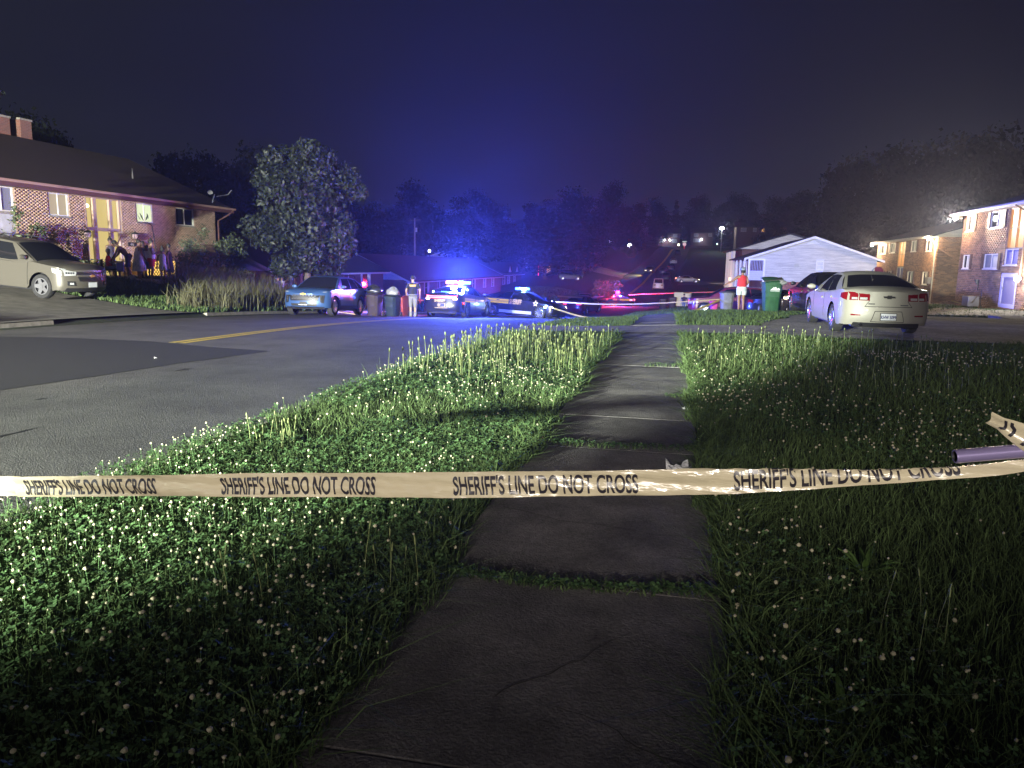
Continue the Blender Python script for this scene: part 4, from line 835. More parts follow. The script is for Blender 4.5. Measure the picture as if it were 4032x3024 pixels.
# side walls, gables
for yy_,nn in((Y1,1),(Y0,-1)):
    mb=MB(); mb.add([(-25.5,yy_,-1),(-36.5,yy_,-1),(-36.5,yy_,ZE),(-31.2,yy_,6.85),(-25.5,yy_,ZE)],[(0,1,2,3,4)] if nn<0 else [(4,3,2,1,0)]); mb.obj('wall',bm_pl,H)
slab('roof',[(-24.75,Y0-.5,4.02+.28),(-24.75,Y1+.75,4.02+.28),(-31.2,Y1+.35,7.12),(-31.2,Y0-.5,7.12)],.12,m_roof,H)
slab('roof',[(-37.3,Y0-.5,4.3),(-37.3,Y1+.75,4.3),(-31.2,Y1+.35,7.12),(-31.2,Y0-.5,7.12)],.12,m_roof,H)
fbox(F1,'fascia',m_brown,H,Y0-.5,Y1+.75,4.06,4.26,.70,.76); fbox(F1,'soffit',m_brown,H,Y0-.5,Y1+.72,4.10,4.14,.0,.70)
mb=MB(); mb.tube([(-24.66,Y0-.5,4.27),(-24.66,Y1+.75,4.27)],.06,6); mb.obj('gutter',M('gutter_paint',(.42,.26,.22),.5),H)
for(x0,x1,y0_,y1_,zt_) in((-33.6,-31.3,31.75,32.4,7.98),(-33.4,-31.3,30.1,31.15,7.92)):
    mb=MB(); mb.box(x0,x1,y0_,y1_,6.2,zt_); ch=mb.obj('chimney',bm_red,H); mb=MB(); mb.box(x0-.04,x1+.04,y0_-.04,y1_+.04,zt_+.001,zt_+.09); mb.obj('chimney_cap',m_kerb,ch)
downspout(H,[(-24.7,39.2,4.2),(-24.9,39.0,3.95),(-25.4,38.75,3.6),(-25.42,38.75,.3)],m_brown,.05)
mb=MB(); mb.tube([(-27.5,34.6,5.35),(-27.5,34.6,6.0)],.035,6); mb.obj('vent_pipe',m_metal,H)
mb=MB(); mb.tube([(-25.4,38.2,4.4),(-25.3,38.2,4.75),(-25.05,38.0,5.0)],.03,6); mb.tube([(-25.0,38.1,4.9),(-24.6,38.6,5.05),(-24.45,38.7,5.3)],.03,6); mb.loft([(Vector((-25.1,37.9,5.05)),.02,.02,(.6,.7,.3),(-.3,-.1,.9)),(Vector((-25.2,37.8,5.1)),.15,.12,(.6,.7,.3),(-.3,-.1,.9))],14); mb.obj('satellite_dish',m_metal,H)
# entry glazing
E_=empty('entry_window',(0,0,0),parent=H)
m_ent=M('entry_frame',(.42,.30,.25),.6)
cols=[(28.98,29.42),(29.62,30.42),(30.60,31.02)]; 
for(a,b) in cols:
    for(z0_,z1_,mt) in((2.78,4.06,e_curt),(.55,2.62,e_curt)): fbox(F1,'curtained_pane',mt,E_,a+.01,b-.01,z0_,z1_,-.16,-.145)
for(a,b) in((29.42,29.62),(30.42,30.60),(31.02,31.13)): fbox(F1,'entry_post',m_ent,E_,a,b,.45,4.1,-.14,-.02)
fbox(F1,'entry_post',m_ent,E_,28.90,28.98,.45,4.1,-.14,.02)
fbox(F1,'entry_rail',m_ent,E_,28.98,31.02,2.63,2.77,-.135,.0); fbox(F1,'entry_rail',m_ent,E_,28.98,31.02,4.06,4.13,-.135,.01)
mb=MB(); mb.sphere(F1.p(29.15,3.7,-.1),.09,10,6); mb.obj('hall_lamp',emis('hall_lamp',(1,.95,.5),6),E_)
for ya,za in((28.72,2.45),(31.72,2.5)):
    mb=MB(); c_=F1.p(ya,za,.22)
    mb.loft([(c_+Vector((0,0,.17)),.02,.02),(c_+Vector((0,0,.13)),.12,.12),(c_+Vector((0,0,.07)),.17,.17),(c_+Vector((0,0,.06)),.165,.165)],10); mb.tube([F1.p(ya,za+.30,0),F1.p(ya,za+.36,.1),F1.p(ya,za+.25,.21),F1.p(ya,za+.16,.22)],.012,5)
    for k in range(6): a=k*PI/3; mb.tube([c_+Vector((math.cos(a)*.16,math.sin(a)*.16,.06)),c_+Vector((math.cos(a)*.155,math.sin(a)*.155,-.08)),c_+Vector((math.cos(a)*.08,math.sin(a)*.08,-.17))],.008,4)
    mb.loft([(c_+Vector((0,0,-.18)),.08,.08),(c_+Vector((0,0,-.2)),.04,.04)],8); wl_=mb.obj('wall_lantern',m_dark,H)
    mb=MB(); mb.loft([(c_+Vector((0,0,.05)),.14,.14),(c_+Vector((0,0,-.08)),.14,.14),(c_+Vector((0,0,-.16)),.07,.07)],10); mb.obj('lantern_glass',M('lantern_glass',(.35,.25,.28),.1,coat=.5),wl_)
pl=fbox(F1,'house_number_plate',m_dark,H,31.45,31.98,1.98,2.17,.02,.045); text('house_number','436',.16,m_plate,pl,lambda u,v,d:F1.p(31.58+u,2.02+v,.05))
mb=MB(); mb.tube([F1.p(32.2,3.12,.05),F1.p(32.3,3.14,.5),F1.p(32.45,3.0,.62),F1.p(32.7,1.2,.65)],.025,6); mb.obj('cable',m_dark,H)
# porch step, lattice with light behind
tag(MB().box(-25.28,-23.6,28.6,31.6,.2,.62).obj('porch_step',m_kerb),'low concrete step in front of the lit yellow entry','step')
lat=empty('lattice_screen',(0,0,0),label='wooden lattice screen glowing yellow behind the group of people',cat='lattice')
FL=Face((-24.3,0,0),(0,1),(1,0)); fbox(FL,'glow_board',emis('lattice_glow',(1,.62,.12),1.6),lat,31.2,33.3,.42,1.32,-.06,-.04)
for k in range(12):
    for s in(1,-1):
        a0_=31.2+.19*k; mb=MB(); 
        pA=(a0_ if s>0 else a0_,.42); L=.9
        x0_,x1_=a0_,a0_+s*L
        t0=0; 
        def clipx(x0,x1):
            z0,z1=.42,1.32; pts=[]
            lo,hi=31.2,33.3; ts=[0,1]
            ta=(lo-x0)/(x1-x0); tb=(hi-x0)/(x1-x0); t0=max(0,min(ta,tb)); t1=min(1,max(ta,tb)); return t0,t1
        t0,t1=clipx(x0_,x1_)
        if t1-t0<.08: continue
        xa,xb=lerp(x0_,x1_,t0),lerp(x0_,x1_,t1); za,zb_=lerp(.42,1.32,t0),lerp(.42,1.32,t1)
        dx_=.022; mb.prism([(xa-dx_,za),(xa+dx_,za),(xb+dx_,zb_),(xb-dx_,zb_)],lambda u,v,d,s=s:FL.p(u,v,d+(.012 if s>0 else 0)),0,.01); mb.obj('lath',M('lath_wood',(.05,.04,.03),.8),lat)
for q in((31.16,33.34,1.32,1.38),(31.16,33.34,.36,.42)): fbox(FL,'lattice_rail',M('lath_wood',(.05,.04,.03),.8),lat,*q,-.01,.035)

# --- row of ranch houses
def ranch(label,Xf,y0,y1,zg,ze,zr_,dep,wallm,roofm,winl,gsx=0,gable=m_side2,near_brick=0,door=None,shut=m_wtrim,group=None,dn=None):
    H=empty('ranch_house',(0,0,0),label=label,cat='house',group=group); F=Face((Xf,0,0),(0,1),(1,0))
    mb=MB(); holes=[w[:4] for w in winl]
    ax=sorted(set([y0,y1]+[h[i] for h in holes for i in(0,1)])); 
    for i in range(len(ax)-1):
        am=(ax[i]+ax[i+1])/2; hs=sorted([(h[2],h[3]) for h in holes if h[0]<am<h[1]]); z=zg-1.5
        for h0,h1 in hs: F.box(mb,ax[i],ax[i+1],z,h0,-.25,0); z=h1
        if z<ze: F.box(mb,ax[i],ax[i+1],z,ze,-.25,0)
    mb.obj('wall',wallm,H)
    Xr=Xf-dep/2
    for yy_ in(y0,y1-.2):
        mb=MB(); mb.box(Xf-dep,Xf-.26,yy_,yy_+.2,zg-1.5,ze-.02); mb.obj('wall',wallm,H)
        # gable boards, one by one
        bh=.2; nb=int((zr_-ze)/bh)+1
        if gable is not None:
            for k in range(nb):
                z0_=ze+k*bh; z1_=min(z0_+bh-.004,zr_-.02)
                if z1_<=z0_: continue
                h0=(dep/2+.0)*(1-(z0_-ze)/(zr_-ze)); h1=(dep/2)*(1-(z1_-ze)/(zr_-ze)); s=-1 if yy_==y0 else 1
                ya=yy_-.03 if s<0 else yy_+.2
                mb=MB(); mb.prism([(Xr-h0,z0_),(Xr+h0,z0_),(Xr+h1,z1_),(Xr-h1,z1_)],lambda a,b,d,ya=ya:Vector((a,ya+d,b)),0,.03); mb.obj('siding_board',gable,H)
    ov=.55; sl=(zr_-ze)/(dep/2); ye0,ye1=y0-.45,y1+.45
    slab('roof',[(Xf+ov,ye0,ze-sl*ov+.14),(Xf+ov,ye1,ze-sl*ov+.14),(Xr,ye1,zr_+.14),(Xr,ye0,zr_+.14)],.1,roofm,H)
    slab('roof',[(Xf-dep-ov,ye0,ze-sl*ov+.14),(Xf-dep-ov,ye1,ze-sl*ov+.14),(Xr,ye1,zr_+.14),(Xr,ye0,zr_+.14)],.1,roofm,H)
    for yb in(ye0-.04,ye1+.01):
        for sg in(1,-1):
            e_=Vector((Xr+sg*(dep/2+ov),yb,ze-sl*ov+.13)); r_=Vector((Xr,yb,zr_+.13)); mb=MB(); mb.add([e_,r_,r_-Vector((0,0,.2)),e_-Vector((0,0,.18)),e_+Vector((0,.03,0)),r_+Vector((0,.03,0)),r_+Vector((0,.03,-.2)),e_+Vector((0,.03,-.18))],[(0,1,2,3),(7,6,5,4),(0,4,5,1),(3,2,6,7),(0,3,7,4),(1,5,6,2)]); mb.obj('barge_board',m_wtrim,H)
    fbox(F,'fascia',m_wtrim,H,ye0,ye1,ze-sl*ov-.06,ze-sl*ov+.06,ov+.001,ov+.04); fbox(F,'soffit',m_wtrim,H,ye0,ye1,ze-sl*ov-.04,ze-sl*ov,.002,ov-.002)
    for w in winl: window(F,H,w[0],w[1],w[2],w[3],pane=(w[4] if len(w)>4 else None),sash=1,mull=0,sill=False,shutters=(shut if not(len(w)>5 and w[5]=='n') else None),dep=-.05,fw=.07)
    if dn: downspout(H,[(Xf+ov,y0-.2,ze-.15),(Xf+.1,y0-.06,ze-.45),(Xf+.08,y0-.06,zg-.2)])
    return H
e_dimw=emis('dim_lit_window',(.5,.35,.5),.10)
ranch('low brick house with white gable half hidden behind the big tree',-25.9,45.6,65.0,-1.75,.72,3.05,10.5,bm_red,m_roof2,[(45.95,47.1,-1.2,.45),(49.5,50.6,-.9,.45),(53.2,54.3,-.9,.45),(56.5,57.5,-1.6,.45,m_dark,'n'),(60.2,61.6,-1.0,.5)],dn=1)
ranch('long brick house with dark red roof and pale gable behind the deputy',-25.9,71.2,114,-2.6,-.3,2.15,10.5,bm_red,m_roofr,[(73.4,74.4,-1.9,-.6),(77,78,-1.9,-.6),(81.5,82.5,-2.5,-.6,m_dark,'n'),(86,87.4,-1.9,-.6),(92,93,-1.9,-.6),(97,98,-1.9,-.6),(103,104,-1.9,-.6),(108,109,-1.9,-.6)],dn=1)
hh=ranch('dark roofed house with small twin dormer gables beyond the light bars',-27.8,122,140,-2.9,-.2,2.3,11,bm_dk,m_roof2,[(124,125.2,-2,-.7),(128,129.2,-2,-.7),(133,134,-2,-.7)])
for ya in(125.5,131.5):
    mb=MB(); mb.add([(-27.0,ya-1.6,.1),(-27.0,ya+1.6,.1),(-27.0,ya,1.6),(-30.5,ya,1.7)],[(0,1,2),(0,2,3),(1,3,2)]); g_=mb.obj('dormer',m_wtrim,hh); slab('dormer_roof',[(-26.8,ya-1.85,.0),(-30,ya-1.7,.3),(-30.5,ya,1.85),(-26.8,ya,1.75)],.1,m_roof2,g_); slab('dormer_roof',[(-26.8,ya+1.85,.0),(-30,ya+1.7,.3),(-30.5,ya,1.85),(-26.8,ya,1.75)],.1,m_roof2,g_)
ranch('house with a large shadowed gable above the long red roof',-33.5,128,150,-1.2,1.4,3.2,13,bm_dk,m_roof2,[(131,132,-.4,.9)])
h5=ranch('white gabled house catching light above the roofs left of centre',-30,153,170,.0,2.6,4.3,11.5,bm_dk,m_roof2,[(156,157,.6,1.8)],gable=m_side)
mb=MB(); mb.box(-24.6,-24.5,140.2,140.3,-.6,1.8); o=mb.obj('neon_sign',emis('neon_red',(1,.05,.15),3)); tag(o,'thin vertical red neon light beside the lit porch in the distance','sign')
mb=MB(); mb.box(-24,-22.3,141,141.2,.0,1.6); o=mb.obj('lit_porch',emis('porch_orange',(1,.5,.25),.5)); tag(o,'small orange-lit porch wall left of the road far away','porch')
lamp('red_house_glow','POINT',(-24,139.5,.9),120,(1,.1,.15),.3)

# --- white gabled house right of centre
G=empty('white_house',(0,0,0),label='white clapboard gabled house on red brick base right of centre',cat='house')
FG=Face((0,56,0),(1,0),(0,-1)); GX0,GX1,GXR=5.45,14.0,9.72; GE,GR=2.12,3.62
# lower brick wall
brickwall(FG,G,6.55,13.95,-2.0,.56,m_brick3,single=300,near=(9,40,0),holes=[(9.85,10.25,-.2,.12)])
fbox(FG,'basement_vent',m_metal,G,9.85,10.25,-.2,.12,-.03,.02)
wn_=(10.0,10.52,1.42,2.06); bh=.145; z=.56; k=0
while z<GR-.04:
    z1_=min(z+bh,GR-.03)
    def half(zz): return 99 if zz<=GE else (GR-zz)/(GR-GE)*(GX1-GXR+.02)
    segs=[]
    xa0=6.62 if z<GE-.02 else GXR-half(z); xb0=min(13.95,GXR+half(z)); xa1=6.62 if z1_<GE-.02 else max(xa0,GXR-half(z1_)); xb1=min(13.95,GXR+half(z1_))
    if z<wn_[3] and z1_>wn_[2]: segs=[((xa0,z),(wn_[0],z),(wn_[0],z1_),(xa1,z1_)),((wn_[1],z),(xb0,z),(xb1,z1_),(wn_[1],z1_))]
    else: segs=[((xa0,z),(xb0,z),(xb1,z1_),(xa1,z1_))]
    for sgm in segs:
        mb=MB(); ps=[FG.p(a,b-.002 if b==z1_ else b,(.028 if b==z else .012)) for a,b in sgm]; bk=[FG.p(a,b-.002 if b==z1_ else b,-.01) for a,b in sgm]
        mb.add(ps+bk,[(0,1,2,3),(4,7,6,5),(0,4,5,1),(1,5,6,2),(2,6,7,3),(3,7,4,0)]); mb.obj('siding_board',m_side,G)
    z+=bh; k+=1
mb=MB(); FG.box(mb,6.6,13.97,.56,GE,-.25,-.012); mb.add([FG.p(GX0,GE,-.012),FG.p(13.97,GE,-.012),FG.p(GXR,GR-.02,-.012)],[(0,1,2)]); mb.obj('wall',m_side2,G)
window(FG,G,*wn_,mull=0,sash=1,sill=False,dep=-.01,fw=.06)
fbox(FG,'vent_cover',m_metal,G,8.57,8.85,1.58,1.80,.02,.05)
for k in range(5): fbox(FG,'gable_louvre',m_wtrim,G,GXR-.40+.08*k,GXR+.40-.08*k,3.22+.05*k,3.255+.05*k,.03,.05)
sl=(GR-GE)/(GX1-GXR)
slab('roof',[(GX0-.35,55.6,GE-sl*.1+.10),(GX0-.35,70,GE-sl*.1+.10),(GXR,70,GR+.14),(GXR,55.6,GR+.14)],.1,m_roof2,G)
slab('roof',[(GX1+.35,55.6,GE-sl*.35+.14),(GX1+.35,70,GE-sl*.35+.14),(GXR,70,GR+.14),(GXR,55.6,GR+.14)],.1,m_roof2,G)
for(x0_,z0_) in((GX0-.35,GE-sl*.1+.08),(GX1+.35,GE-sl*.35+.12)):
    mb=MB(); mb.prism([(x0_,z0_),(GXR,GR+.12),(GXR,GR-.04),(x0_,z0_-.14)],lambda a,b,d:Vector((a,55.57-d,b)),0,.03); mb.obj('barge_board',m_wtrim,G)
mb=MB(); mb.box(6.6,13.97,56.26,69.6,-2,GE-.05); mb.obj('wall',bm_red,G)
# porch recess at the left front corner
for x_,y_ in((5.5,56.05),(6.53,56.03),(5.5,59.5),(5.5,63),(5.5,66.5)): mb=MB(); mb.box(x_-.07,x_+.07,y_-.07,y_+.07,-1.6,GE-.02); mb.obj('porch_post',m_wtrim,G)
FGp=Face((0,56,0),(1,0),(0,-1))
for k in range(8): fbox(FGp,'baluster_screen',M('porch_slat',(.4,.4,.55),.7),G,5.62+.11*k,5.65+.11*k,1.3,2.0,-.02,.01)
for k in range(5): fbox(FGp,'porch_board',M('porch_slat',(.4,.4,.55),.7),G,5.58,6.45,.62+.135*k,.75+.135*k,-.02,.012)
fbox(FGp,'porch_beam',m_wtrim,G,5.43,6.6,2.02,2.14,-.05,.03)
FGl=Face((5.5,0,0),(0,1),(-1,0))
for k in range(9): fbox(FGl,'porch_slat',m_wtrim,G,56.5+k*1.45,56.75+k*1.45,-1.4,2.0,-.04,.0)
# the stepped house behind it
G2=empty('white_house',(0,0,0),label='second white house stepping up behind the clapboard gable, porch lit from inside',cat='house')
mb=MB(); mb.box(6.4,15,72.2,86,-2.2,3.15); mb.obj('wall',bm_dk,G2)
mb=MB(); mb.add([(5.9,72.1,3.2),(15,72.1,3.2),(10.5,72.1,4.55)],[(0,1,2)]); mb.obj('gable_wall',m_side,G2)
slab('roof',[(5.6,71.7,3.15),(5.6,86,3.15),(10.5,86,4.7),(10.5,71.7,4.7)],.1,m_roof2,G2); slab('roof',[(15.4,71.7,3.15),(15.4,86,3.15),(10.5,86,4.7),(10.5,71.7,4.7)],.1,m_roof2,G2)
for y_ in(71.6,74.2,77,80): mb=MB(); mb.box(5.55,5.75,y_,y_+.2,-2.2,3.0); mb.obj('porch_post',M('warm_post',(.62,.5,.38),.6),G2)
for k in range(7): mb=MB(); mb.box(5.58,5.68,72.1+k*.32,72.25+k*.32,2.2,3.0); mb.obj('porch_slat',m_wtrim,G2)
lamp('porch_light_glow','POINT',(5.0,72.6,-.6),130,(1,.6,.3),.15)
mb=MB(); mb.box(5.3,5.5,71.5,71.7,.3,.6); tag(mb.obj('porch_lantern',emis('porch_lantern',(1,.7,.5),2)),'small lantern on the corner post of the stepped white house','lantern')

# --- apartment blocks on the right
def flood(loc,aim,power,label,col=(1,.74,.42)):
    mb=MB(); L=Vector(loc); d=(Vector(aim)-L).normalized()
    mb.box(-.16,.16,-.10,.10,-.09,.09,tf=lambda v:L+v-d*.02); o=mb.obj('flood_lamp',m_dark); tag(o,label,'lamp',group='flood lamps under the eaves')
    mb=MB(); mb.sphere(L+Vector((-.22,-.04,-.02)),.13,10,6,(1,1,.8)); mb.obj('bulb',emis('flood_bulb',(1,.92,.78),60),o)
    return lamp('flood_light','POINT',L+Vector((-.45,-.3,-.15)),power,col,.12)
def flats(label,X,y0,y1,zg,ze,wl,depth,hall,endwins=()):
    A=empty('apartment_block',(0,0,0),label=label,cat='apartment block'); F=Face((X,y1,0),(0,-1),(-1,0)) # a runs towards the camera
    tr=lambda w:(y1-w[1],y1-w[0],w[2],w[3]); holes=[tr(w) for w in wl]+[tr(h) for h in hall[:2]]+([tr(hall[2])] if len(hall)>2 else [])
    brickwall(F,A,0,y1-y0,zg,ze,m_brick2,holes=holes,single=300 if 'near' in label else 120,near=(10,45,1),bl=.30,bh=.09,j=.014)
    FE=Face((X,y0,0),(1,0),(0,-1)); brickwall(FE,A,.0,depth,zg,ze,m_brick2,single=150,near=(20,60,1),bl=.30,bh=.09,j=.014)
    mb=MB(); mb.add([(X,y1,zg),(X+depth,y1,zg),(X+depth,y1,ze),(X,y1,ze)],[(0,1,2,3)]); mb.add([(X+depth,y0,zg),(X+depth,y1,zg),(X+depth,y1,ze),(X+depth,y0,ze)],[(0,1,2,3)]); mb.obj('wall',m_mortar,A)
    for i,w in enumerate(wl):
        h=tr(w); f=window(F,A,*h,frame=m_wtrim,pane=(w[4] if len(w)>4 else m_pane),pane2=M('pale_curtain',(.4,.42,.36),.8),mull=1,sill=m_wtrim,dep=-.05,shutters=m_shut)
    h=tr(hall[0]); window(F,A,*h,frame=M('hall_frame',(.5,.32,.16),.6),pane=e_orange,mull=1,sash=1,sill=False,dep=-.06,name='stair_window')
    h=tr(hall[1]); window(F,A,*h,frame=m_wtrim,pane=M('blue_panel',(.16,.16,.34),.6),mull=1,sill=m_wtrim,dep=-.06,name='stair_panel')
    if len(hall)>2:
        h=tr(hall[2]); f=window(F,A,*h,frame=M('door_frame',(.55,.52,.62),.6),pane=M('door_leaf',(.28,.25,.3),.5),mull=0,sill=False,dep=-.05,fw=.2,name='door'); mb=MB(); F.box(mb,h[0]+.3,h[0]+.36,h[2]+1.0,h[2]+1.1,-.04,.03); mb.obj('door_handle',m_metal,f)
    rz_=ze+1.75
    slab('roof',[(X-.6,y0-.4,ze+.12),(X-.6,y1+.4,ze+.12),(X+depth/2,y1+.4,rz_),(X+depth/2,y0-.4,rz_)],.12,m_roof2,A); slab('roof',[(X+depth+.6,y0-.4,ze+.12),(X+depth+.6,y1+.4,ze+.12),(X+depth/2,y1+.4,rz_),(X+depth/2,y0-.4,rz_)],.12,m_roof2,A)
    mb=MB(); mb.box(X-.64,X-.58,y0-.4,y1+.4,ze-.07,ze+.12); mb.obj('fascia',m_wtrim,A); mb=MB(); mb.box(X-.58,X-.002,y0-.4,y1+.4,ze-.03,ze); mb.obj('soffit',m_wtrim,A)
    mb=MB(); mb.tube([(X-.68,y0-.4,ze+.03),(X-.68,y1+.4,ze+.03)],.06,6); mb.obj('gutter',m_wtrim,A)
    for yb,s in((y0-.02,-1),(y1+.02,1)):
        mb=MB(); mb.prism([(X-.5,ze+.02),(X+depth+.5,ze+.02),(X+depth/2,rz_-.12)],lambda a,b,d:Vector((a,yb+s*d,b)),0,.04); mb.obj('gable_wall',m_side,A)
    return A
m_dcurt=M('dim_curtain',(.2,.22,.2),.8)
zA=T(21,70)-.6
A1=flats('far two-storey brick apartment block with flood lamps at both eave corners',21.2,67.25,85.2,zA,4.25,[(82.0,84.0,3.15,4.1),(78.9,80.6,3.2,4.15,m_dcurt),(72.4,74.0,3.2,4.15,m_dcurt),(68.35,69.9,3.15,4.2),(79.2,80.6,.5,1.42,m_dcurt),(72.6,74.3,.4,1.42),(68.7,70.1,.35,1.42),(82.0,83.4,.4,1.42)],9.5,[(75.7,77.8,1.85,4.15),(75.7,77.8,.4,1.78)])
downspout(A1,[(20.5,67.0,4.2),(20.9,67.05,3.9),(21.05,67.1,3.6),(21.05,67.1,-1.4)])
mb=MB(); mb.box(20.9,21.15,67.7,68.4,.45,.98); mb.obj('meter_box',m_metal,A1)
zB=T(18,48)-.6
B1=flats('near two-storey brick apartment block cut by the right edge of the photo',17.8,33.5,52.1,zB,4.95,[(50.35,51.55,3.95,4.88),(46.3,48.0,3.95,4.85),(50.4,51.5,1.68,2.5),(46.4,48.3,1.68,2.5,m_dcurt),(40.5,42.2,3.95,4.85),(40.0,41.6,.2,1.4),(36.5,38.2,1.7,2.5)],9.5,[(43.6,45.6,2.75,4.88),(44.0,45.6,1.88,2.72),(43.75,45.75,-.42,1.42)])
downspout(B1,[(17.1,43.3,4.9),(17.6,43.3,4.6),(17.72,43.3,4.3),(17.72,43.3,1.3)],M('tan_pipe',(.4,.28,.15),.6))
fl=flood((20.75,85.0,4.1),(19,80,0),2200,'flood lamp at the far eave corner of the far apartment block')
flood((20.8,67.6,4.1),(19,64,0),1800,'flood lamp on the near corner of the far apartment block')
flood((17.35,51.6,4.75),(14,48,0),1000,'bright flood lamp at the far eave corner of the near apartment block')
lamp('flood_light','SPOT',(16.6,51.0,4.7),4500,(1,.88,.66),.12,(13,27,0),75,.5)
mb=MB(); mb.sphere((17.45,42.9,1.15),.15,10,6); o=mb.obj('door_lamp',emis('door_lamp',(1,.95,.85),45)); tag(o,'bright white lamp on the wall beside the apartment entrance door','lamp'); lamp('door_lamp_light','POINT',(17.1,42.7,1.25),420,(.95,.9,.8),.12)
mb=MB(); mb.box(16.9,17.5,47.5,48.4,-.5,.08); mb.box(17.1,17.3,47.8,48.1,-1.0,-.5); tag(mb.obj('utility_cabinet',m_metal,bevel=.015),'small grey utility cabinet standing at the apartment wall','utility box')
mb=MB(); mb.tube([(17.2,46.5,-.5),(17.2,46.5,.5),(16.9,46.3,.5)],.025,6); mb.tube([(16.9,46.3,.5),(16.8,46.0,.9)],.03,6); mb.loft([(Vector((16.8,46.1,.78)),.06,.06),(Vector((16.75,46.15,1.05)),.13,.1)],8); o=mb.obj('door_rail_sign',m_dark); tag(o,'dark railing post with small white shade beside the apartment door','railing')
mb=MB(); mb.box(11.4,17.5,26.8,30.0,T(15,31)+.02,T(15,31)+.2); tag(mb.obj('raised_path',m_kerb),'raised concrete path slab with dark edge before the near apartments','path slab')
# round lamp / satellite dish above the silver car roof
D_=empty('satellite_dish',(12.9,51.4,T(12.9,51.4)),label='round dark dish on a post above the silver sedan roof',cat='dish')
zt_=1.38-T(12.9,51.4); mb=MB(); mb.tube([(0,0,0),(0,0,zt_)],.04,8); mb.obj('post',m_dark,D_); mb=MB(); mb.loft([(Vector((0,-.1,zt_)),.33,.33,(1,0,0),(0,.2,.98)),(Vector((0,.04,zt_)),.1,.1,(1,0,0),(0,.2,.98))],16); mb.obj('dish',m_maroon,D_)
# ---------------------------------------------------------------- trees and shrubs
m_leafT=M('tree_leaf',(0.018,0.025,0.018),0.55,rnd=.55,spec=.4); m_leafF=M('far_foliage',(0.007,0.009,0.006),0.9,rnd=.6,spec=.1); m_bark=M('bark',(0.10,0.08,0.06),0.95,noise=.4,nscale=9,bump=1,bscale=20); m_shrub=M('shrub_leaf',(0.06,0.08,0.035),0.6,rnd=.5)
def leafcloud(name,n,lobes,size,mat,shell=.6,aspect=.6,droop=0):
    L=np.array(lobes); w=(L[:,3]*L[:,4]*L[:,5])**.67; w/=w.sum(); k=rng.choice(len(L),n,p=w); d=rng.normal(size=(n,3)); d/=np.linalg.norm(d,axis=1)[:,None]
    r=1-shell*rng.random(n)**1.8; r*=1+.10*rng.standard_normal(n); C=L[k,:3]+d*L[k,3:6]*r[:,None]
    s=size*(.55+.9*rng.random(n)); nrm=rng.normal(size=(n,3))*.8+d; nrm/=np.linalg.norm(nrm,axis=1)[:,None]; a=np.cross(nrm,rng.normal(size=(n,3))); a/=np.linalg.norm(a,axis=1)[:,None]; b=np.cross(nrm,a)
    A=a*s[:,None];B=b*(s*aspect)[:,None]
    v=np.stack([C-A,C-A*.1+B*.8+nrm*(s*.15)[:,None],C+A,C-A*.1-B*.8+nrm*(s*.15)[:,None]],1).reshape(-1,3); i=np.arange(n)*4
    return mesh_np(name,v,np.stack([i,i+1,i+2,i+3],-1),mat,np.repeat(rng.random(n),4))
def lobeset(n,h,rw,cz=.6,seed=0,taper=.5,sz=.42):
    r=random.Random(seed); out=[]
    for i in range(n):
        z=r.uniform(.22,.92); t=1-abs(z-cz)/.55*taper; a=r.uniform(0,2*PI); rr=rw*t*r.uniform(.15,.72); s=rw*sz*r.uniform(.7,1.25)*(.75+.25*t)
        out.append((math.cos(a)*rr,math.sin(a)*rr,z*h,s,s,s*r.uniform(.7,1.0)))
    return out
def trunkmesh(name,h,r,lobes,nlimb=7,seed=1):
    rr=random.Random(seed); mb=MB(); mb.tube([(0,0,-.5),(0,0,0),(.04*h*.2,0,h*.2),(-.02*h,.01*h,h*.45),(.01*h,0,h*.8)],[r*1.5,r*1.2,r,r*.7,r*.2],9)
    for l in rr.sample(lobes,min(nlimb,len(lobes))):
        z0=min(h*rr.uniform(.2,.5),l[2]*.9); mb.tube([(0,0,z0),(l[0]*.5,l[1]*.5,lerp(z0,l[2],.45)),(l[0],l[1],l[2])],[r*.45,r*.28,r*.07],6)
    o=mb.obj('trunk',m_bark,smooth=60); me=o.data; bpy.data.objects.remove(o); return me
# big leafy tree behind the blue crossover
bt=empty('leafy_tree',(-19.2,37.2,T(-19.2,37.2)),label='big round leafy tree behind the blue crossover',cat='tree')
r_=random.Random(5); lb=[]
for i in range(58):
    z=r_.uniform(1.5,7.3); prof=math.sin(PI*min(1,max(0,(z-.3)/8.1))**.85)**.55; a=r_.uniform(0,2*PI); rr=3.1*prof*r_.uniform(.25,1.0)
    s=r_.uniform(.6,1.05); lb.append((math.cos(a)*rr,math.sin(a)*rr,z,s,s,s*.8))
lb.append((0,0,4.6,2.2,2.2,2.6))
link('crown',leafcloud('crown',36000,lb,.11,m_leafT,shell=.5),bt); link('trunk',trunkmesh('trunk',7.5,.17,lb,12,3),bt)
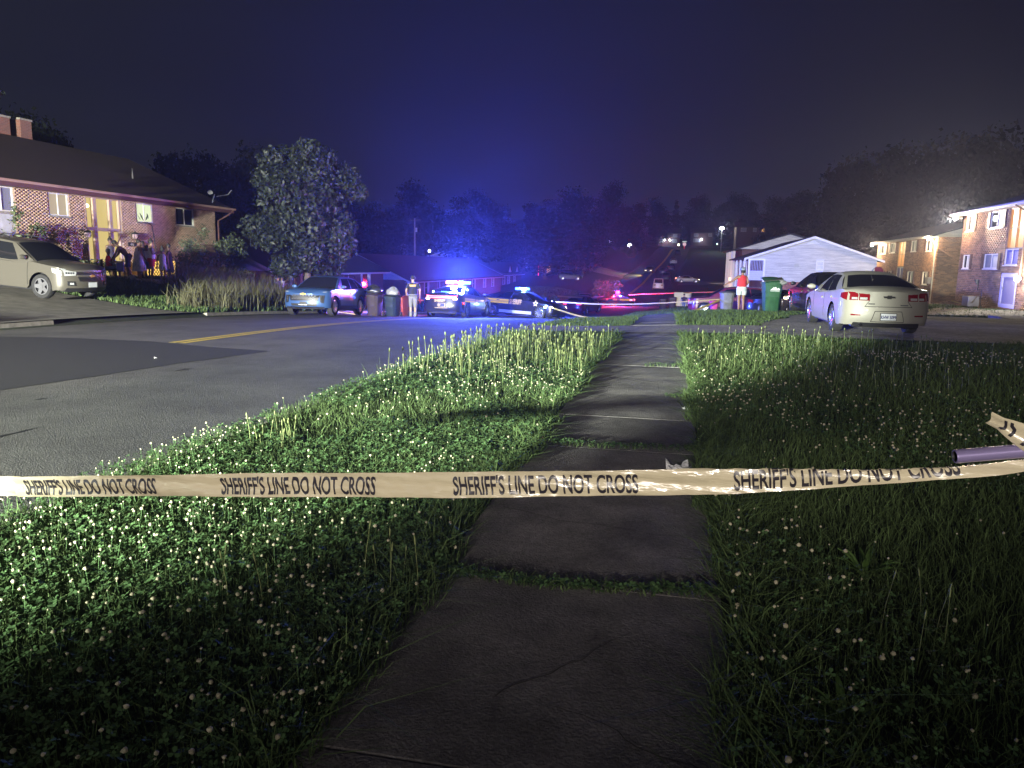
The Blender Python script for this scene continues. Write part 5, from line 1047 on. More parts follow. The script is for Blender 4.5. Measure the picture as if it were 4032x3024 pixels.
# variants for the skyline
VAR=[]
for s_,(nl,rw,tp,cz) in enumerate(((20,.34,.6,.55),(26,.42,.5,.55),(18,.28,.7,.6),(24,.38,.45,.65))):
    lob=lobeset(nl,1.0,rw,cz,11+s_,tp,.40); lob.append((0,0,.55,rw*.62,rw*.62,.33)); lob.append((0,0,.3,rw*.6,rw*.6,.22))
    VAR.append((leafcloud('crown',9000,lob,.017,m_leafF,shell=.75,aspect=.8),trunkmesh('trunk',.8,.02,lob,5,s_),rw))
con=[]
for k in range(9): z=.12+.095*k; con.append((0,0,z,.20*(1-z)+.015,.20*(1-z)+.015,.05))
CON=(leafcloud('crown',3500,con,.02,m_leafF,shell=.8),trunkmesh('trunk',.95,.014,con,3,2))
TL=[(-51.0,68.7,11.6,1.8),(-51.5,73.8,12.0,1.5),(-51.6,79.1,13.3,2.2),(-50.3,82.6,13.9,2.4),(-48.4,85.0,13.2,2.2),(-44.1,105.9,9.3,2.1),(-44.9,116.3,10.4,2.9),(-49.9,147.3,16.5,6.4),(-45.2,158.4,15.2,5.2),(-48.3,209.8,17.1,5.0),(-38.3,212.2,18.7,5.0),(-24.8,183.9,18.6,8.0),(-20.1,195.3,18.6,5.9),(-18.4,238.3,26.2,3.9),(-12.9,259.5,22.5,5.2),(-5.1,292.7,25.9,6.7),(1.1,315.3,29.2,-2.9),(11.5,307.0,28.4,6.0),(18.8,318.7,27.3,5.2),(23.9,309.7,29.1,6.0),(31.9,321.5,27.6,5.2),(36.8,301.8,27.6,7.7),(43.2,292.5,26.1,6.5),(40.6,250.1,23.3,4.7),(28.6,148.6,19.2,4.4),(31.4,144.2,20.1,4.0),(34.0,139.8,21.9,4.3),(37.6,140.5,21.2,3.9),(42.3,141.3,20.5,3.9),(42.9,131.2,20.8,3.9),(44.6,126.4,21.2,3.8),(48.4,127.2,20.8,3.8),(52.3,127.9,20.7,3.8),(-48.2,48.5,11.4,1.1),(-50.8,53.3,12.5,1.0),(-37.7,75.8,7.1,3.3),(-38.6,96.2,5.9,3.8),(-32.7,149.8,9.6,6.2),(-23.4,141.1,8.2,5.3),(-17.5,152.8,8.8,5.2),(-34.9,128.4,8.4,5.4),(-12.5,227.3,14.8,6.8),(20.1,255.2,17.4,7.4),(26.9,214.7,14.2,6.2),(29.5,173.6,12.9,6.0),(27.3,131.7,12.2,4.5),(30.8,127.0,11.0,4.3),(35.0,122.8,11.4,4.2),(-43.8,59.1,7.1,2.0),(-41.3,64.8,7.6,2.2),(-40.4,70.1,7.1,2.1),
 (-30,300,24,8),(-45,280,25,9),(30,345,32,9),(50,330,33,9),(60,300,34,10),(65,250,32,9),(60,200,27,9),(55,165,24,7),(-60,240,24,9),(-70,200,22,9),(-75,160,20,8),(-62,120,15,6),(-60,100,14,5),(8,335,30,7),(-60,60,12,5)]
rt=random.Random(9); order_=[]
where=lambda x,y: ('on the left skyline behind the brick house' if y<100 and x<-40 else 'behind the low houses on the left' if y<175 and x<0 else 'on the dark wooded hill behind the apartments' if x>24 and y<180 else 'on the far hilltop skyline')
for i,(x,y,zt_,hw) in enumerate(TL):
    g=T(x,y)-.4; h=(zt_-g)
    kind='pointed dark conifer standing out' if hw<0 else 'dark broadleaf tree'
    root=empty('conifer_tree' if hw<0 else 'broadleaf_tree',(x,y,g),rt.random()*6,label=kind+' '+where(x,y),cat='tree',group=None if hw<0 else 'dark trees '+where(x,y)); order_.append((root,x,y))
    cm,tm,rw=(CON[0],CON[1],.2) if hw<0 else VAR[i%4]
    sx_=max(abs(hw)*1.05/rw,h*.8) if hw>0 else h*.9; root.scale=(sx_,sx_,h/.97)
    link('crown',cm,root); link('trunk',tm,root)
byw={}
for r0,x,y in order_:
    if 'group' in r0: byw.setdefault(where(x,y),[]).append((math.atan2(x+.209*y,y),x,y,r0))
ordn=['leftmost','second','third','fourth','fifth','sixth','seventh','eighth','ninth','tenth','eleventh','twelfth','thirteenth','fourteenth']
for w_,l_ in byw.items():
    l_.sort(key=lambda t:t[0]); n_=len(l_)
    for i,(a_,x,y,r0) in enumerate(l_):
        r0['label']=(('leftmost dark tree ' if i==0 else ordn[i]+' dark tree from the left ') if i<(n_+1)//2 else ('rightmost dark tree ' if i==n_-1 else ordn[n_-1-i]+' dark tree from the right '))+w_
# a tree just outside the left edge reaching into the picture
lt=empty('leafy_tree',(-20.6,16.4,T(-20.6,16.4)),label='tree branches reaching in at the upper left edge of the photo',cat='tree')
lob=[(1.75+.42*math.sin(k*2.1+.5),1.0+.3*math.sin(k*1.3),4.9+.5*(k%7),.42,.5,.24) for k in range(14)]+[(-.2,-.2,5.6,1.5,1.5,1.9)]
link('crown',leafcloud('crown',9000,lob,.09,m_leafT,shell=.6),lt); link('trunk',trunkmesh('trunk',6.5,.16,lob,8,3),lt)
def shrub(label,x,y,lobes,n,size,mat=None,stems=8,dz=0,name='shrub',cat='shrub',group=None):
    root=empty(name,(x,y,T(x,y)+dz),label=label,cat=cat,group=group); link('foliage',leafcloud('foliage',n,lobes,size,mat or m_shrub,shell=.85,aspect=.5),root)
    mb=MB()
    for l in lobes[:stems]: mb.tube([(l[0]*.1,l[1]*.1,-.1),(l[0]*.6,l[1]*.6,l[2]*.6),(l[0],l[1],l[2]+l[5]*.8)],[.022,.015,.006],5)
    mb.obj('stems',m_bark,root)
r_=random.Random(4)
shrub('large overgrown shrub at the right corner of the brick house',-24.0,35.9,[(r_.uniform(-.6,.8),r_.uniform(-2.4,2.3),r_.uniform(.4,2.1),.5,.55,.5) for _ in range(28)]+[(.2,-.9,2.6,.35,.35,.55),(.1,1.9,2.2,.35,.4,.6),(.2,.4,2.0,.3,.4,.4)],7500,.075,stems=24)
shrub('leggy shrub at the left end of the brick house wall',-23.9,22.9,[(r_.uniform(-.5,.6),r_.uniform(-1.3,1.1),r_.uniform(.5,1.9),.35,.45,.35) for _ in range(12)]+[(.2,.6,2.3,.2,.25,.5),(.3,1.5,1.9,.2,.35,.25)],2400,.085,stems=14)
shrub('low dark shrub below the brick wall beside the entry',-24.3,27.4,[(r_.uniform(-.4,.4),r_.uniform(-1.6,1.2),r_.uniform(.2,.6),.35,.4,.3) for _ in range(10)],2200,.07)
shrub('bushy weeds between the brick house shrub and the kerb',-20.9,31.5,[(r_.uniform(-.8,.8),r_.uniform(-1.5,1.5),r_.uniform(.1,.5),.4,.5,.3) for _ in range(10)],1800,.07)
shrub('pale bush on the grass beyond the broadside sheriff sedan',-11.9,74.5,[(r_.uniform(-.8,.8),r_.uniform(-.8,.8),r_.uniform(.3,1.4),.6,.6,.5) for _ in range(9)],1500,.13)
shrub('bush lit red behind the far sheriff car',-8.9,112,[(r_.uniform(-2,2),r_.uniform(-1,1),r_.uniform(.3,2.6),.9,.9,.8) for _ in range(14)],2600,.2,dz=.3)
shrub('yellow lit bush at the far left hillside',-11.5,208,[(r_.uniform(-1.6,1.6),0,r_.uniform(.5,3),1.1,1,1) for _ in range(8)],1200,.3)
# ---------------------------------------------------------------- poles and far lights
P_=empty('utility_pole',(-37.5,106.8,T(-37.5,106.8)),label='slim wooden utility pole with one crossarm left of centre',cat='pole'); h=7.95-T(-37.5,106.8)
mb=MB(); mb.tube([(0,0,0),(0,0,h)],[.16,.11],8); mb.obj('shaft',M('pole_wood',(.22,.19,.18),.9),P_); mb=MB(); mb.box(-.9,.9,-.06,.06,h-.35,h-.2); mb.obj('crossarm',m_bark,P_); mb=MB(); mb.loft([(Vector((.25,0,h-2.0)),.16,.16),(Vector((.25,0,h-1.4)),.16,.16)],8); mb.obj('transformer',m_metal,P_)
for dz_,lab in((-.2,'upper'),(-1.9,'lower')):
    mb=MB(); mb.tube([(-60,100,7.9+dz_),(-48,103.5,7.2+dz_),(-37.5,106.8,7.75+dz_),(-25,112,7.0+dz_),(-8,120,7.3+dz_)],.035,4); tag(mb.obj('power_line',m_dark),lab+' overhead cable running through the utility pole','cable')
S_=empty('street_lamp',(15.04,243.2,T(15,243.2)),label='bright white street lamp high above the white house roofs',cat='street lamp'); h=13.6-T(15,243.2)
mb=MB(); mb.tube([(0,0,0),(0,0,h-.1)],.12,8); mb.obj('pole',m_metal,S_); mb=MB(); mb.sphere((0,-.1,h),.62,12,8,(1,1,.8)); mb.obj('lamp_head',emis('street_lamp_glow',(.95,1,.88),60),S_); lamp('street_lamp_bulb','POINT',(15.04,242,13.4),1600,(.9,1,.85),.3)
def farhouse(label,x0,x1,y,zg,zt_,lights,wins_,lit=(.75,.85,1)):
    H_=empty('hilltop_house',(0,0,0),label=label,cat='house'); mb=MB(); mb.box(x0,x1,y,y+9,zg-2,zt_); mb.obj('wall',bm_dk,H_)
    slab('roof',[(x0-.6,y-.7,zt_),(x1+.6,y-.7,zt_),(x1+.6,y+4.5,zt_+2.0),(x0-.6,y+4.5,zt_+2.0)],.2,m_roof2,H_)
    F=Face((0,y,0),(1,0),(0,-1))
    for a0,a1,z0_,z1_ in wins_: window(F,H_,a0,a1,z0_,z1_,frame=m_wtrim,pane=M('far_pane',(.25,.25,.3),.5),mull=1,sill=False,dep=.05,fw=.1)
    for a,z in lights:
        mb=MB(); mb.sphere((a,y-.4,z),.34,8,5); mb.obj('porch_lamp',emis('porch_lamp_cool',lit,22),H_); lamp('porch_lamp_light','POINT',(a,y-1.2,z),260,lit,.2)
farhouse('left of two hilltop houses, with a pair of cool porch lamps',-6.0,3.0,295,8.6,14.2,[(-2.7,11.6),(-.8,11.6)],[(-5.1,-3.3,10.6,11.9),(.0,1.8,10.6,11.9),(-4.6,-3.1,12.7,13.9),(.4,1.9,12.7,13.9)])
farhouse('right of two hilltop houses, with a single cool porch lamp',7.2,15.3,297,9.0,14.6,[(11.0,12.0)],[(8.0,10.6,11.0,12.3),(8.2,9.8,13.1,14.3),(13.5,14.8,13.1,14.3)])
Ho=empty('hillside_house',(0,0,0),label='dark hillside house with one small orange window, above the white house',cat='house'); mb=MB(); mb.box(18.8,33,235,243,6,13.7); mb.obj('wall',bm_dk,Ho); slab('roof',[(18.2,234,13.7),(33.6,234,13.7),(33.6,239,15.2),(18.2,239,15.2)],.2,m_roof2,Ho)
FH=Face((0,235,0),(1,0),(0,-1))
for a0,a1,pn in((20.0,21.6,M('far_pane',(.25,.25,.3),.5)),(23.5,24.5,M('far_pane',(.25,.25,.3),.5)),(26.0,26.9,emis('orange_window',(1,.5,.15),2.2)),(28.5,30.2,M('far_pane',(.25,.25,.3),.5))): window(FH,Ho,a0,a1,12.2,13.35,pane=pn,mull=0,sill=False,dep=.03)
ss_=empty('stop_sign',(4.15,258,T(4.15,258)),label='round-topped road sign on a red post at the top of the hill road',cat='sign'); gz_=T(4.15,258)
mb=MB(); mb.box(-.14,.14,-.03,.03,0,8.75-gz_); mb.obj('post',emis('red_post_glow',(1,.03,.10),.6),ss_)  # post and sign plates glow by emission in place of reflected light
mb=MB(); mb.prism([(math.cos(PI/8+k*PI/4)*.62,math.sin(PI/8+k*PI/4)*.62) for k in range(8)],lambda a,b,d:Vector((a,-.06+d,9.05-gz_+b)),0,.04); mb.obj('sign_plate',emis('sign_face_glow',(1,.7,.75),.8),ss_)
mb=MB(); mb.box(-.75,.75,-.08,-.03,9.75-gz_,10.05-gz_); mb.obj('street_name_plate',emis('name_face_glow',(.7,.85,.8),.8),ss_)
for (p,r,c_,l_) in (((-18.8,235,9.0),.33,(.8,.85,1),'small cool lamp among dark trees on the far left hill'),((-22.3,218.5,5.6),.55,(.9,1,.95),'large white lamp low on the far left hillside'),((-19.3,219.3,6.5),.25,(.8,.9,1),'tiny lamp beside the large white lamp on the far hillside'),((-11.9,220.9,7.4),.6,(.8,.85,.9),'pale floodlit porch on the far left hill below the lit bush'),((2.3,262,8.95),.35,(1,.9,.6),'small warm lamp left of the road sign on the hilltop'),((14.1,247,8.9),.2,(.8,1,.8),'tiny greenish lamp on the right side of the hill'),((-16.5,246,8.6),.2,(1,.7,.6),'tiny warm lamp on the far left hill'),((-33.6,101.9,3.1),.22,(.85,.9,.8),'small pale lamp above the long red roof')):
    mb=MB(); mb.sphere((p[0],p[1],p[2]),r,8,5); m_=M('lamp_'+str(round(p[0],1)),(.02,.02,.02),.5,emit=c_,es=9 if r>.3 else 5); m_.name='distant_lamp'; g0=T(p[0],p[1]); o=mb.obj('distant_lamp',m_); tag(o,l_,'lamp')
    mb=MB(); mb.tube([(p[0],p[1]+.1,g0),(p[0],p[1]+.1,p[2]-r*.8)],.05,5); mb.obj('post',m_dark,o)

# ---------------------------------------------------------------- bins
def bin_(label,x,y,rz,mat,h=1.08,w=.62,lidopen=0,lidmat=None,group=None,logo=False,bags=None,zoff=0,handle=None):
    root=empty('wheeled_bin',(x,y,T(x,y)+.02+zoff),R(rz),label=label,cat='wheelie bin',group=group); d=.70
    mb=MB(); n=16
    def ring(z,s,sd): 
        pts=[]
        for k in range(n):
            a=2*PI*k/n+PI/n; c,s_=math.cos(a),math.sin(a); q=(abs(c)**4+abs(s_)**4)**-.25; pts.append(Vector((c*q*w/2*s,s_*q*d/2*sd,z)))
        return pts
    rg=[ring(.06,.74,.68),ring(.12,.78,.72),ring(h*.62,.90,.88),ring(h*.63,.93,.90),ring(h*.90,.98,.96),ring(h*.905,1.04,1.03),ring(h*.96,1.05,1.04),ring(h*.96,.96,.95),ring(h*.5,.88,.86)]
    vs=[p for r in rg for p in r]; fs=[(i*n+k,i*n+(k+1)%n,(i+1)*n+(k+1)%n,(i+1)*n+k) for i in range(len(rg)-1) for k in range(n)]; fs.append(tuple(range(n))[::-1]); fs.append(tuple((len(rg)-1)*n+k for k in range(n))); mb.add(vs,fs); mb.obj('bin_body',mat,root,smooth=35)
    mb=MB()
    L=lambda a,b:(lerp(-w*.54,w*.54,a),lerp(-d*.54,d*.54,b),h*.965+.05*math.sin(PI*min(1,max(0,a)))*.6+.05*math.sin(PI*b)+lidopen*(b if True else 0)+(-.03 if a in(0,1) or b in(0,1) else 0))
    mb.grid(L,8,8); mb.obj('lid',lidmat or mat,root,smooth=40)
    for s in(1,-1):
        mb=MB(); mb.tube([(s*w*.40,d*.40,.13),(s*w*.50,d*.40,.13)],.13,14); wh=mb.obj('wheel',m_tyre,root,smooth=30); mb=MB(); mb.tube([(s*w*.50,d*.40,.13),(s*w*.51,d*.40,.13)],.08,10); mb.obj('hub',handle or m_dark,wh)
    mb=MB(); mb.tube([(-w*.42,d*.5,h*.9),(-w*.42,d*.62,h*.93),(w*.42,d*.62,h*.93),(w*.42,d*.5,h*.9)],.02,6); mb.obj('handle',handle or mat,root)
    mb=MB(); mb.box(-w*.30,w*.30,-d*.475,-d*.455,h*.64,h*.68); mb.obj('front_ledge',mat,root)
    if logo:
        yf=-d*.47; pts=[(-.19,0),(-.05,.12),(-.02,.09),(.02,.13),(.10,.05),(.14,.09),(.20,.02),(.20,0)]
        mb=MB(); mb.prism([(a*.9,b*.9+h*.72) for a,b in pts],lambda a,b,dd:Vector((a,yf-dd-.004,b)),0,.006); mb.prism([(-.17,h*.70),(.17,h*.70),(.17,h*.685),(-.17,h*.685)],lambda a,b,dd:Vector((a,yf-dd-.002,b)),0,.006); mb.obj('mountain_emblem',m_plate,root)
    return root
def bag(label,x,y,z,r,mat,sc=(1.2,.9,.8)):
    mb=MB(); nn=14
    def f(a,b):
        th=PI*b; ph=2*PI*a; rr=r*(1+.14*math.sin(5*ph+3*th)+.08*math.sin(9*ph)*math.sin(th*4)); top=.35*r*max(0,math.cos(th))**6
        return Vector((x+rr*math.sin(th)*math.cos(ph)*sc[0],y+rr*math.sin(th)*math.sin(ph)*sc[1],z+rr*math.cos(th)*sc[2]+top))
    mb.grid(f,18,10); tag(mb.obj('rubbish_bag',mat,smooth=60),label,'bag')
m_brownb=M('brown_bin',(.04,.027,.03),.55,noise=.15,nscale=4); m_greenb=M('green_bin',(.025,.085,.04),.45,noise=.2,nscale=5); m_dgreen=M('dark_green_bin',(.012,.022,.024),.5); m_orangeb=M('orange_bin',(.28,.035,.025),.5); m_greyb=M('grey_bin',(.17,.17,.19),.55,noise=.2,nscale=5); m_pinkb=M('magenta_crate',(.5,.05,.22),.5); m_whitebag=M('white_bag',(.24,.24,.26),.4,bump=.4,bscale=12); m_blackbag=M('black_bag',(.03,.03,.035),.25,bump=.5,bscale=14)
bin_('brown wheeled bin piled with bags behind the blue crossover',-12.15,29.5,-12,m_brownb,h=1.0,w=.64,lidopen=0)
bag('black and grey rubbish bags heaped on the brown bin',-12.2,29.55,float(T(-12.15,29.5))+1.14,.22,m_blackbag,(1.7,1.2,.8)); bag('torn black bag hanging beside the blue crossover',-12.75,29.7,float(T(-12.15,29.5))+.98,.17,m_blackbag)
bin_('dark green slatted bin with a white bag on top',-11.42,29.7,-10,m_dgreen,h=.96,w=.60); bag('white rubbish bag on top of the dark green bin',-11.42,29.75,T(-11.4,29.7)+1.08,.2,m_whitebag,(1.4,1.1,.9))
bin_('narrow orange-red bin beside the deputy, half hidden',-11.06,30.2,-8,m_orangeb,h=.93,w=.17)
g_=bin_('tall green wheeled bin with white mountain print, on the mound',3.62,28.3,12,m_greenb,h=1.14,w=.66,lidopen=.16,logo=True,lidmat=m_greenb,handle=m_greyb)
mb=MB(); mb.box(-.35,.3,-.3,.3,0,.02,tf=lambda v:Vector((3.65+v.x,28.2+v.y,T(3.62,28.3)+1.21+v.z+v.x*.12+.1*v.y))); tag(mb.obj('flattened_box',M('dark_card',(.05,.05,.05),.8)),'dark flattened board lying on top of the green bin','board')
bag('white and orange rubbish spilling from the green bin lid',3.9,28.1,T(3.6,28.3)+1.1,.13,m_whitebag,(1.5,.9,.6))
bin_('grey wheeled bin holding the end of the yellow tape',2.75,37.6,5,m_greyb,h=1.0,w=.66)
bin_('small magenta bin left of the grey bin',2.2,38.2,5,m_pinkb,h=.62,w=.42); 
bin_('brown bin far down the road on the right',-.55,76.5,0,m_brownb,h=1.1,w=.8); bin_('second brown bin far down the road on the right',.35,77.2,0,m_brownb,h=1.1,w=.8)
mb=MB(); mb.box(.5,2.2,77.6,78.3,T(1.3,78)+.1,T(1.3,78)+1.5); tag(mb.obj('beige_cabinet',M('beige_cabinet',(.55,.5,.3),.6),bevel=.03),'beige cupboard standing at the kerb beyond the far bins','cabinet')

# ---------------------------------------------------------------- people
m_skin=M('dark_skin',(.13,.07,.05),.5); m_skin2=M('brown_skin',(.24,.13,.09),.5); m_skin3=M('light_skin',(.45,.28,.22),.5); m_hair=M('black_hair',(.012,.01,.01),.6,bump=.5,bscale=60); m_hairg=M('grey_hair',(.4,.4,.4),.8)
def person(label,x,y,heading,h=1.68,fat=1.0,skin=None,hair=None,hairlen=.0,arms=None,legs=None,top=None,bottom=None,dress=None,shoes=None,lean=0,seat=None,cap=None,z=None,group=None,bun=False,longp=False):
    skin=skin or m_skin; g=T(x,y)+.0 if z is None else z; root=empty('person',(x,y,g),R(heading-90),label=label,cat='person',group=group); k=h/1.68; root.scale=(k,k,k)
    f=fat; sh=.17+.035*(f-1); zp=.93 if seat is None else seat+.09
    def sp(t,side=0,fw=0): # point on the spine, t metres above pelvis, leaning forward
        L=R(lean); return Vector((side,t*math.sin(L)+fw*math.cos(L),zp+t*math.cos(L)-fw*math.sin(L)))
    J={'pel':(sp(0),.115*f),'bel':(sp(.16,0,.01*f),.112*f),'che':(sp(.36,0,.01),.125*(.6+.4*f)),'neb':(sp(.50),.062),'nec':(sp(.56,0,.01),.05),'hed':(sp(.66,0,.03),.082),'crn':(sp(.73,0,.02),.068)}
    order=['pel','bel','che','neb','nec','hed','crn']; E=[('pel','bel'),('bel','che'),('che','neb'),('neb','nec'),('nec','hed'),('hed','crn')]
    dA={'L':((-.23,.0,-.26),(-.25,.07,-.50)),'R':((.23,.0,-.26),(.25,.07,-.50))}
    if arms: dA.update(arms)
    for s,sg in(('L',-1),('R',1)):
        S0=sp(.455,sg*sh); el=S0+Vector(dA[s][0])-Vector((sg*sh,0,0)); wr=S0+Vector(dA[s][1])-Vector((sg*sh,0,0)); hd_=(wr-el).normalized(); pm=wr+hd_*.075
        J['s'+s]=(S0,.058*(.7+.3*f)); J['e'+s]=(el,.042*(.6+.4*f)); J['w'+s]=(wr,.027); J['p'+s]=(pm,.033); E+=[('che','s'+s),('s'+s,'e'+s),('e'+s,'w'+s),('w'+s,'p'+s)]
        side=hd_.cross(Vector((0,0,1))); side=side.normalized() if side.length>.1 else Vector((0,1,0)); 
        for q in range(4): J['f%s%d'%(s,q)]=(pm+hd_*(.075-.008*abs(q-1.3))+side*(.022*(q-1.5))+Vector((0,0,-.012)),.0095); E.append(('p'+s,'f%s%d'%(s,q)))
        J['t'+s]=(wr+hd_*.06+side*.055*(-sg),.011); E.append(('w'+s,'t'+s))
        dl={'L':((0,.02,-.42),(0,-.02,-.83),(0,.12,-.88)),'R':((0,.02,-.42),(0,-.02,-.83),(0,.12,-.88))}
        if seat is not None: dl={q:((0,.42,.0),(0,.42,-zp+.09),(0,.56,-zp+.035)) for q in'LR'}
        if legs: dl.update(legs)
        hp=Vector((sg*.085*(.6+.4*f),0,zp-.03)); J['h'+s]=(hp,.088*(.6+.4*f)); kn,an,to=[hp+Vector(v) for v in dl[s]]; J['k'+s]=(kn,.056*(.5+.5*f)); cf=kn.lerp(an,.35)+Vector((0,-.02,0)); J['c'+s]=(cf,.052*(.6+.4*f)); J['a'+s]=(an,.034); J['o'+s]=(to,.034); E+=[('pel','h'+s),('h'+s,'k'+s),('k'+s,'c'+s),('c'+s,'a'+s),('a'+s,'o'+s)]
    names=list(J); me=bpy.data.meshes.new('body'); me.from_pydata([J[n][0] for n in names],[(names.index(a),names.index(b)) for a,b in E],[]); me.materials.append(skin); o=link('body',me,root)
    md=o.modifiers.new('skin','SKIN'); md.use_smooth_shade=True
    for i,n in enumerate(names): sv=me.skin_vertices[0].data[i]; r=J[n][1]; sv.radius=(r*1.15,r*.85) if n in('pel','bel','che') else (r,r); sv.use_root=(n=='pel')
    o.modifiers.new('sub','SUBSURF').levels=1; o.modifiers['sub'].render_levels=1
    P0=lambda n:J[n][0]
    hc=P0('hed')+Vector((0,.0,.02))
    up=(P0('crn')-P0('nec')).normalized(); fwv=Vector((1,0,0)).cross(up)*-1
    mb=MB()
    for s in(-1,1): mb.sphere(hc+Vector((s*.03,0,0))+fwv*.083,.012,6,4)
    mb.sphere(hc+fwv*.094-up*.03,.017,6,4); mb.box(-.022,.022,-.004,.006,-.006,.004,tf=lambda v:hc+fwv*.088-up*.068+v)
    for s in(-1,1): mb.sphere(hc+Vector((s*.086,0,0)),.022,6,4,(.5,1,1.3))
    mb.obj('face',skin,root)
    if hair is not False:
        hm=hair or m_hair; mb=MB(); c0=hc+up*.028-fwv*.018
        mb.grid(lambda a,b:(lambda th,ph:c0+Vector((1,0,0))*(.098*math.sin(th)*math.cos(ph))+fwv*(.105*math.sin(th)*math.sin(ph)*(1 if math.sin(ph)<0 else .9))+up*(.105*math.cos(th)+.02))(PI*(.02+(.55 if math.sin(2*PI*a)>.2 else .78)*b),2*PI*a),16,8)
        if hairlen: mb.loft([(c0-up*.02-fwv*.04,.095,.07),(c0-up*.12-fwv*.07,.10,.05),(c0-up*(.05+hairlen)-fwv*.075,.07,.035)],12)
        if bun: mb.sphere(c0+up*.13-fwv*.02,.05,8,6)
        mb.obj('cap' if cap else 'hair',cap or hm,root,smooth=60)
    ex=.016
    def tor(secs,nm,mat):
        L=R(lean); ay=Vector((0,math.cos(L),-math.sin(L))); mb=MB(); mb.loft([(sp(t,0,fw),rx*.97,ry*.97,(1,0,0),ay) for t,rx,ry,fw in secs],18); return mb.obj(nm,mat,root,smooth=60)
    w=f
    if top: 
        sec=[(-.04,.165*w,.125*w,0),(.08,.158*w,.125*w,.01),(.18,.155*w,.128*w,.015),(.34,.165*(.5+.5*w),.125*(.6+.4*w),.01),(.44,.175*(.6+.4*w),.10,.0),(.485,.15,.08,0),(.52,.075,.065,.0)] 
        if top[1]=='tank': sec=sec[:-2]+[(.44,.14*(.6+.4*w),.105,.0),(.50,.11,.075,0)]
        tor(sec,'shirt',top[0])
        if top[1]=='tee':
            for s in'LR': mb=MB(); a,b=P0('s'+s),P0('e'+s); mb.tube([a+(a-b).normalized()*.02,a.lerp(b,.35),a.lerp(b,.68)],[.078,.07,.072],10); mb.obj('sleeve',top[0],root,smooth=60)
    if dress: tor([(-dress[1],.24*w,.20*w,.0),(-.30,.225*w,.185*w,0),(-.1,.195*w,.16*w,0),(.1,.175*w,.145*w,.01),(.25,.165*w,.14*w,.015),(.38,.165*(.5+.5*w),.125,.01),(.46,.13,.09,0)],'dress',dress[0])
    if bottom:
        tor([(-.10,.15*w,.125*w,0),(-.02,.168*w,.135*w,0),(.06,.158*w,.128*w,0)],'waistband',bottom[0])
        for s in'LR':
            mb=MB(); a,b,c_=P0('h'+s),P0('k'+s),P0('a'+s); t=bottom[1]
            pts=[a+Vector((0,0,.04)),a.lerp(b,.25)]; rs=[.105*(.5+.5*w),.10*(.5+.5*w)]
            if t<=1: pts.append(a.lerp(b,t)); rs.append(.092*(.5+.5*w))
            else: pts+= [b,b.lerp(c_,.5),b.lerp(c_,.95)]; rs+=[.075,.068,.06]
            mb.tube(pts,rs,12); mb.obj('trouser_leg' if t>1 else 'shorts_leg',bottom[0],root,smooth=60)
    if shoes:
        for s in'LR': mb=MB(); a,b=P0('a'+s),P0('o'+s); mb.tube([a+Vector((0,-.05,-.035)),a.lerp(b,.5)+Vector((0,0,-.025)),b+Vector((0,.04,-.005))],[.045,.045,.034],10); mb.obj('shoe',shoes,root,smooth=60)
    return root
def cl(n,c): return M('cloth_'+n,c,.85,noise=.12,nscale=14)
c_white=cl('white',(.62,.60,.62)); c_red=cl('red',(.50,.03,.05)); c_dark=cl('dark',(.03,.025,.045)); c_denim=cl('denim',(.10,.12,.2)); c_grey=cl('grey',(.20,.20,.22)); c_tie=M('cloth_patterned',(.62,.58,.60),.85,col2=(.22,.26,.42),nscale=7)
GA=.46
person('person in a dark dress waving one arm before the lit yellow entry',-24.5,29.1,-40,1.62,.85,m_skin,arms={'L':((-.28,.05,.05),(-.42,.02,.33)),'R':((.14,.02,-.28),(.16,.08,-.5))},dress=(c_dark,.62),bun=True,z=.62)
person('person in a red T-shirt with grey hair seated in a folding chair',-22.95,27.1,35,1.6,1.0,m_skin2,hair=m_hairg,seat=.42,top=(c_red,'tee'),bottom=(c_denim,.98),arms={'L':((-.2,.1,-.24),(-.15,.36,-.2)),'R':((.2,.1,-.24),(.15,.36,-.2))},shoes=m_dark)
person('shirtless person in dark shorts bending over towards the seated person',-22.8,28.1,205,1.78,1.12,m_skin,lean=42,bottom=(c_dark,.95),arms={'L':((-.2,.1,-.25),(-.14,.28,-.45)),'R':((.2,.1,-.25),(.14,.28,-.45))},shoes=m_dark,legs={'L':((-.05,-.02,-.42),(-.05,-.1,-.83),(-.05,.04,-.88)),'R':((.06,.1,-.41),(.06,.08,-.83),(.06,.22,-.88))})
person('person in dark clothes mostly hidden behind the patterned dress',-22.7,28.9,-60,1.6,1.0,m_skin,top=(c_dark,'tee'),bottom=(c_dark,2),hairlen=.12,shoes=m_dark)
person('large person in a loose white and grey patterned dress',-21.95,27.7,60,1.66,1.5,m_skin2,dress=(c_tie,.52),shoes=c_white,arms={'L':((-.26,.04,-.24),(-.22,.2,-.42)),'R':((.24,.02,-.26),(.22,.16,-.44))})
person('person in a white top and red shorts raising one hand',-21.55,27.95,38,1.70,1.3,m_skin2,top=(c_white,'tank'),bottom=(c_red,.62),arms={'L':((-.24,.06,-.24),(-.14,.30,-.16)),'R':((.22,.05,-.25),(.14,.34,-.10))},shoes=c_white,bun=True)
person('small person half hidden between the dress and the red shorts',-22.2,28.5,-30,1.45,.9,m_skin,top=(c_white,'tee'),bottom=(c_denim,.8),shoes=c_white)
person('person in a dark dress facing the group beside the shrub',-21.4,28.9,200,1.6,1.0,m_skin,dress=(c_dark,.45),shoes=m_dark)
person('girl in a white camisole and pale shorts seen from behind',-20.72,27.55,128,1.5,.92,m_skin2,top=(c_white,'tank'),bottom=(cl('pale',(.6,.6,.55)),.5),hairlen=.02,bun=True,shoes=m_skin2)
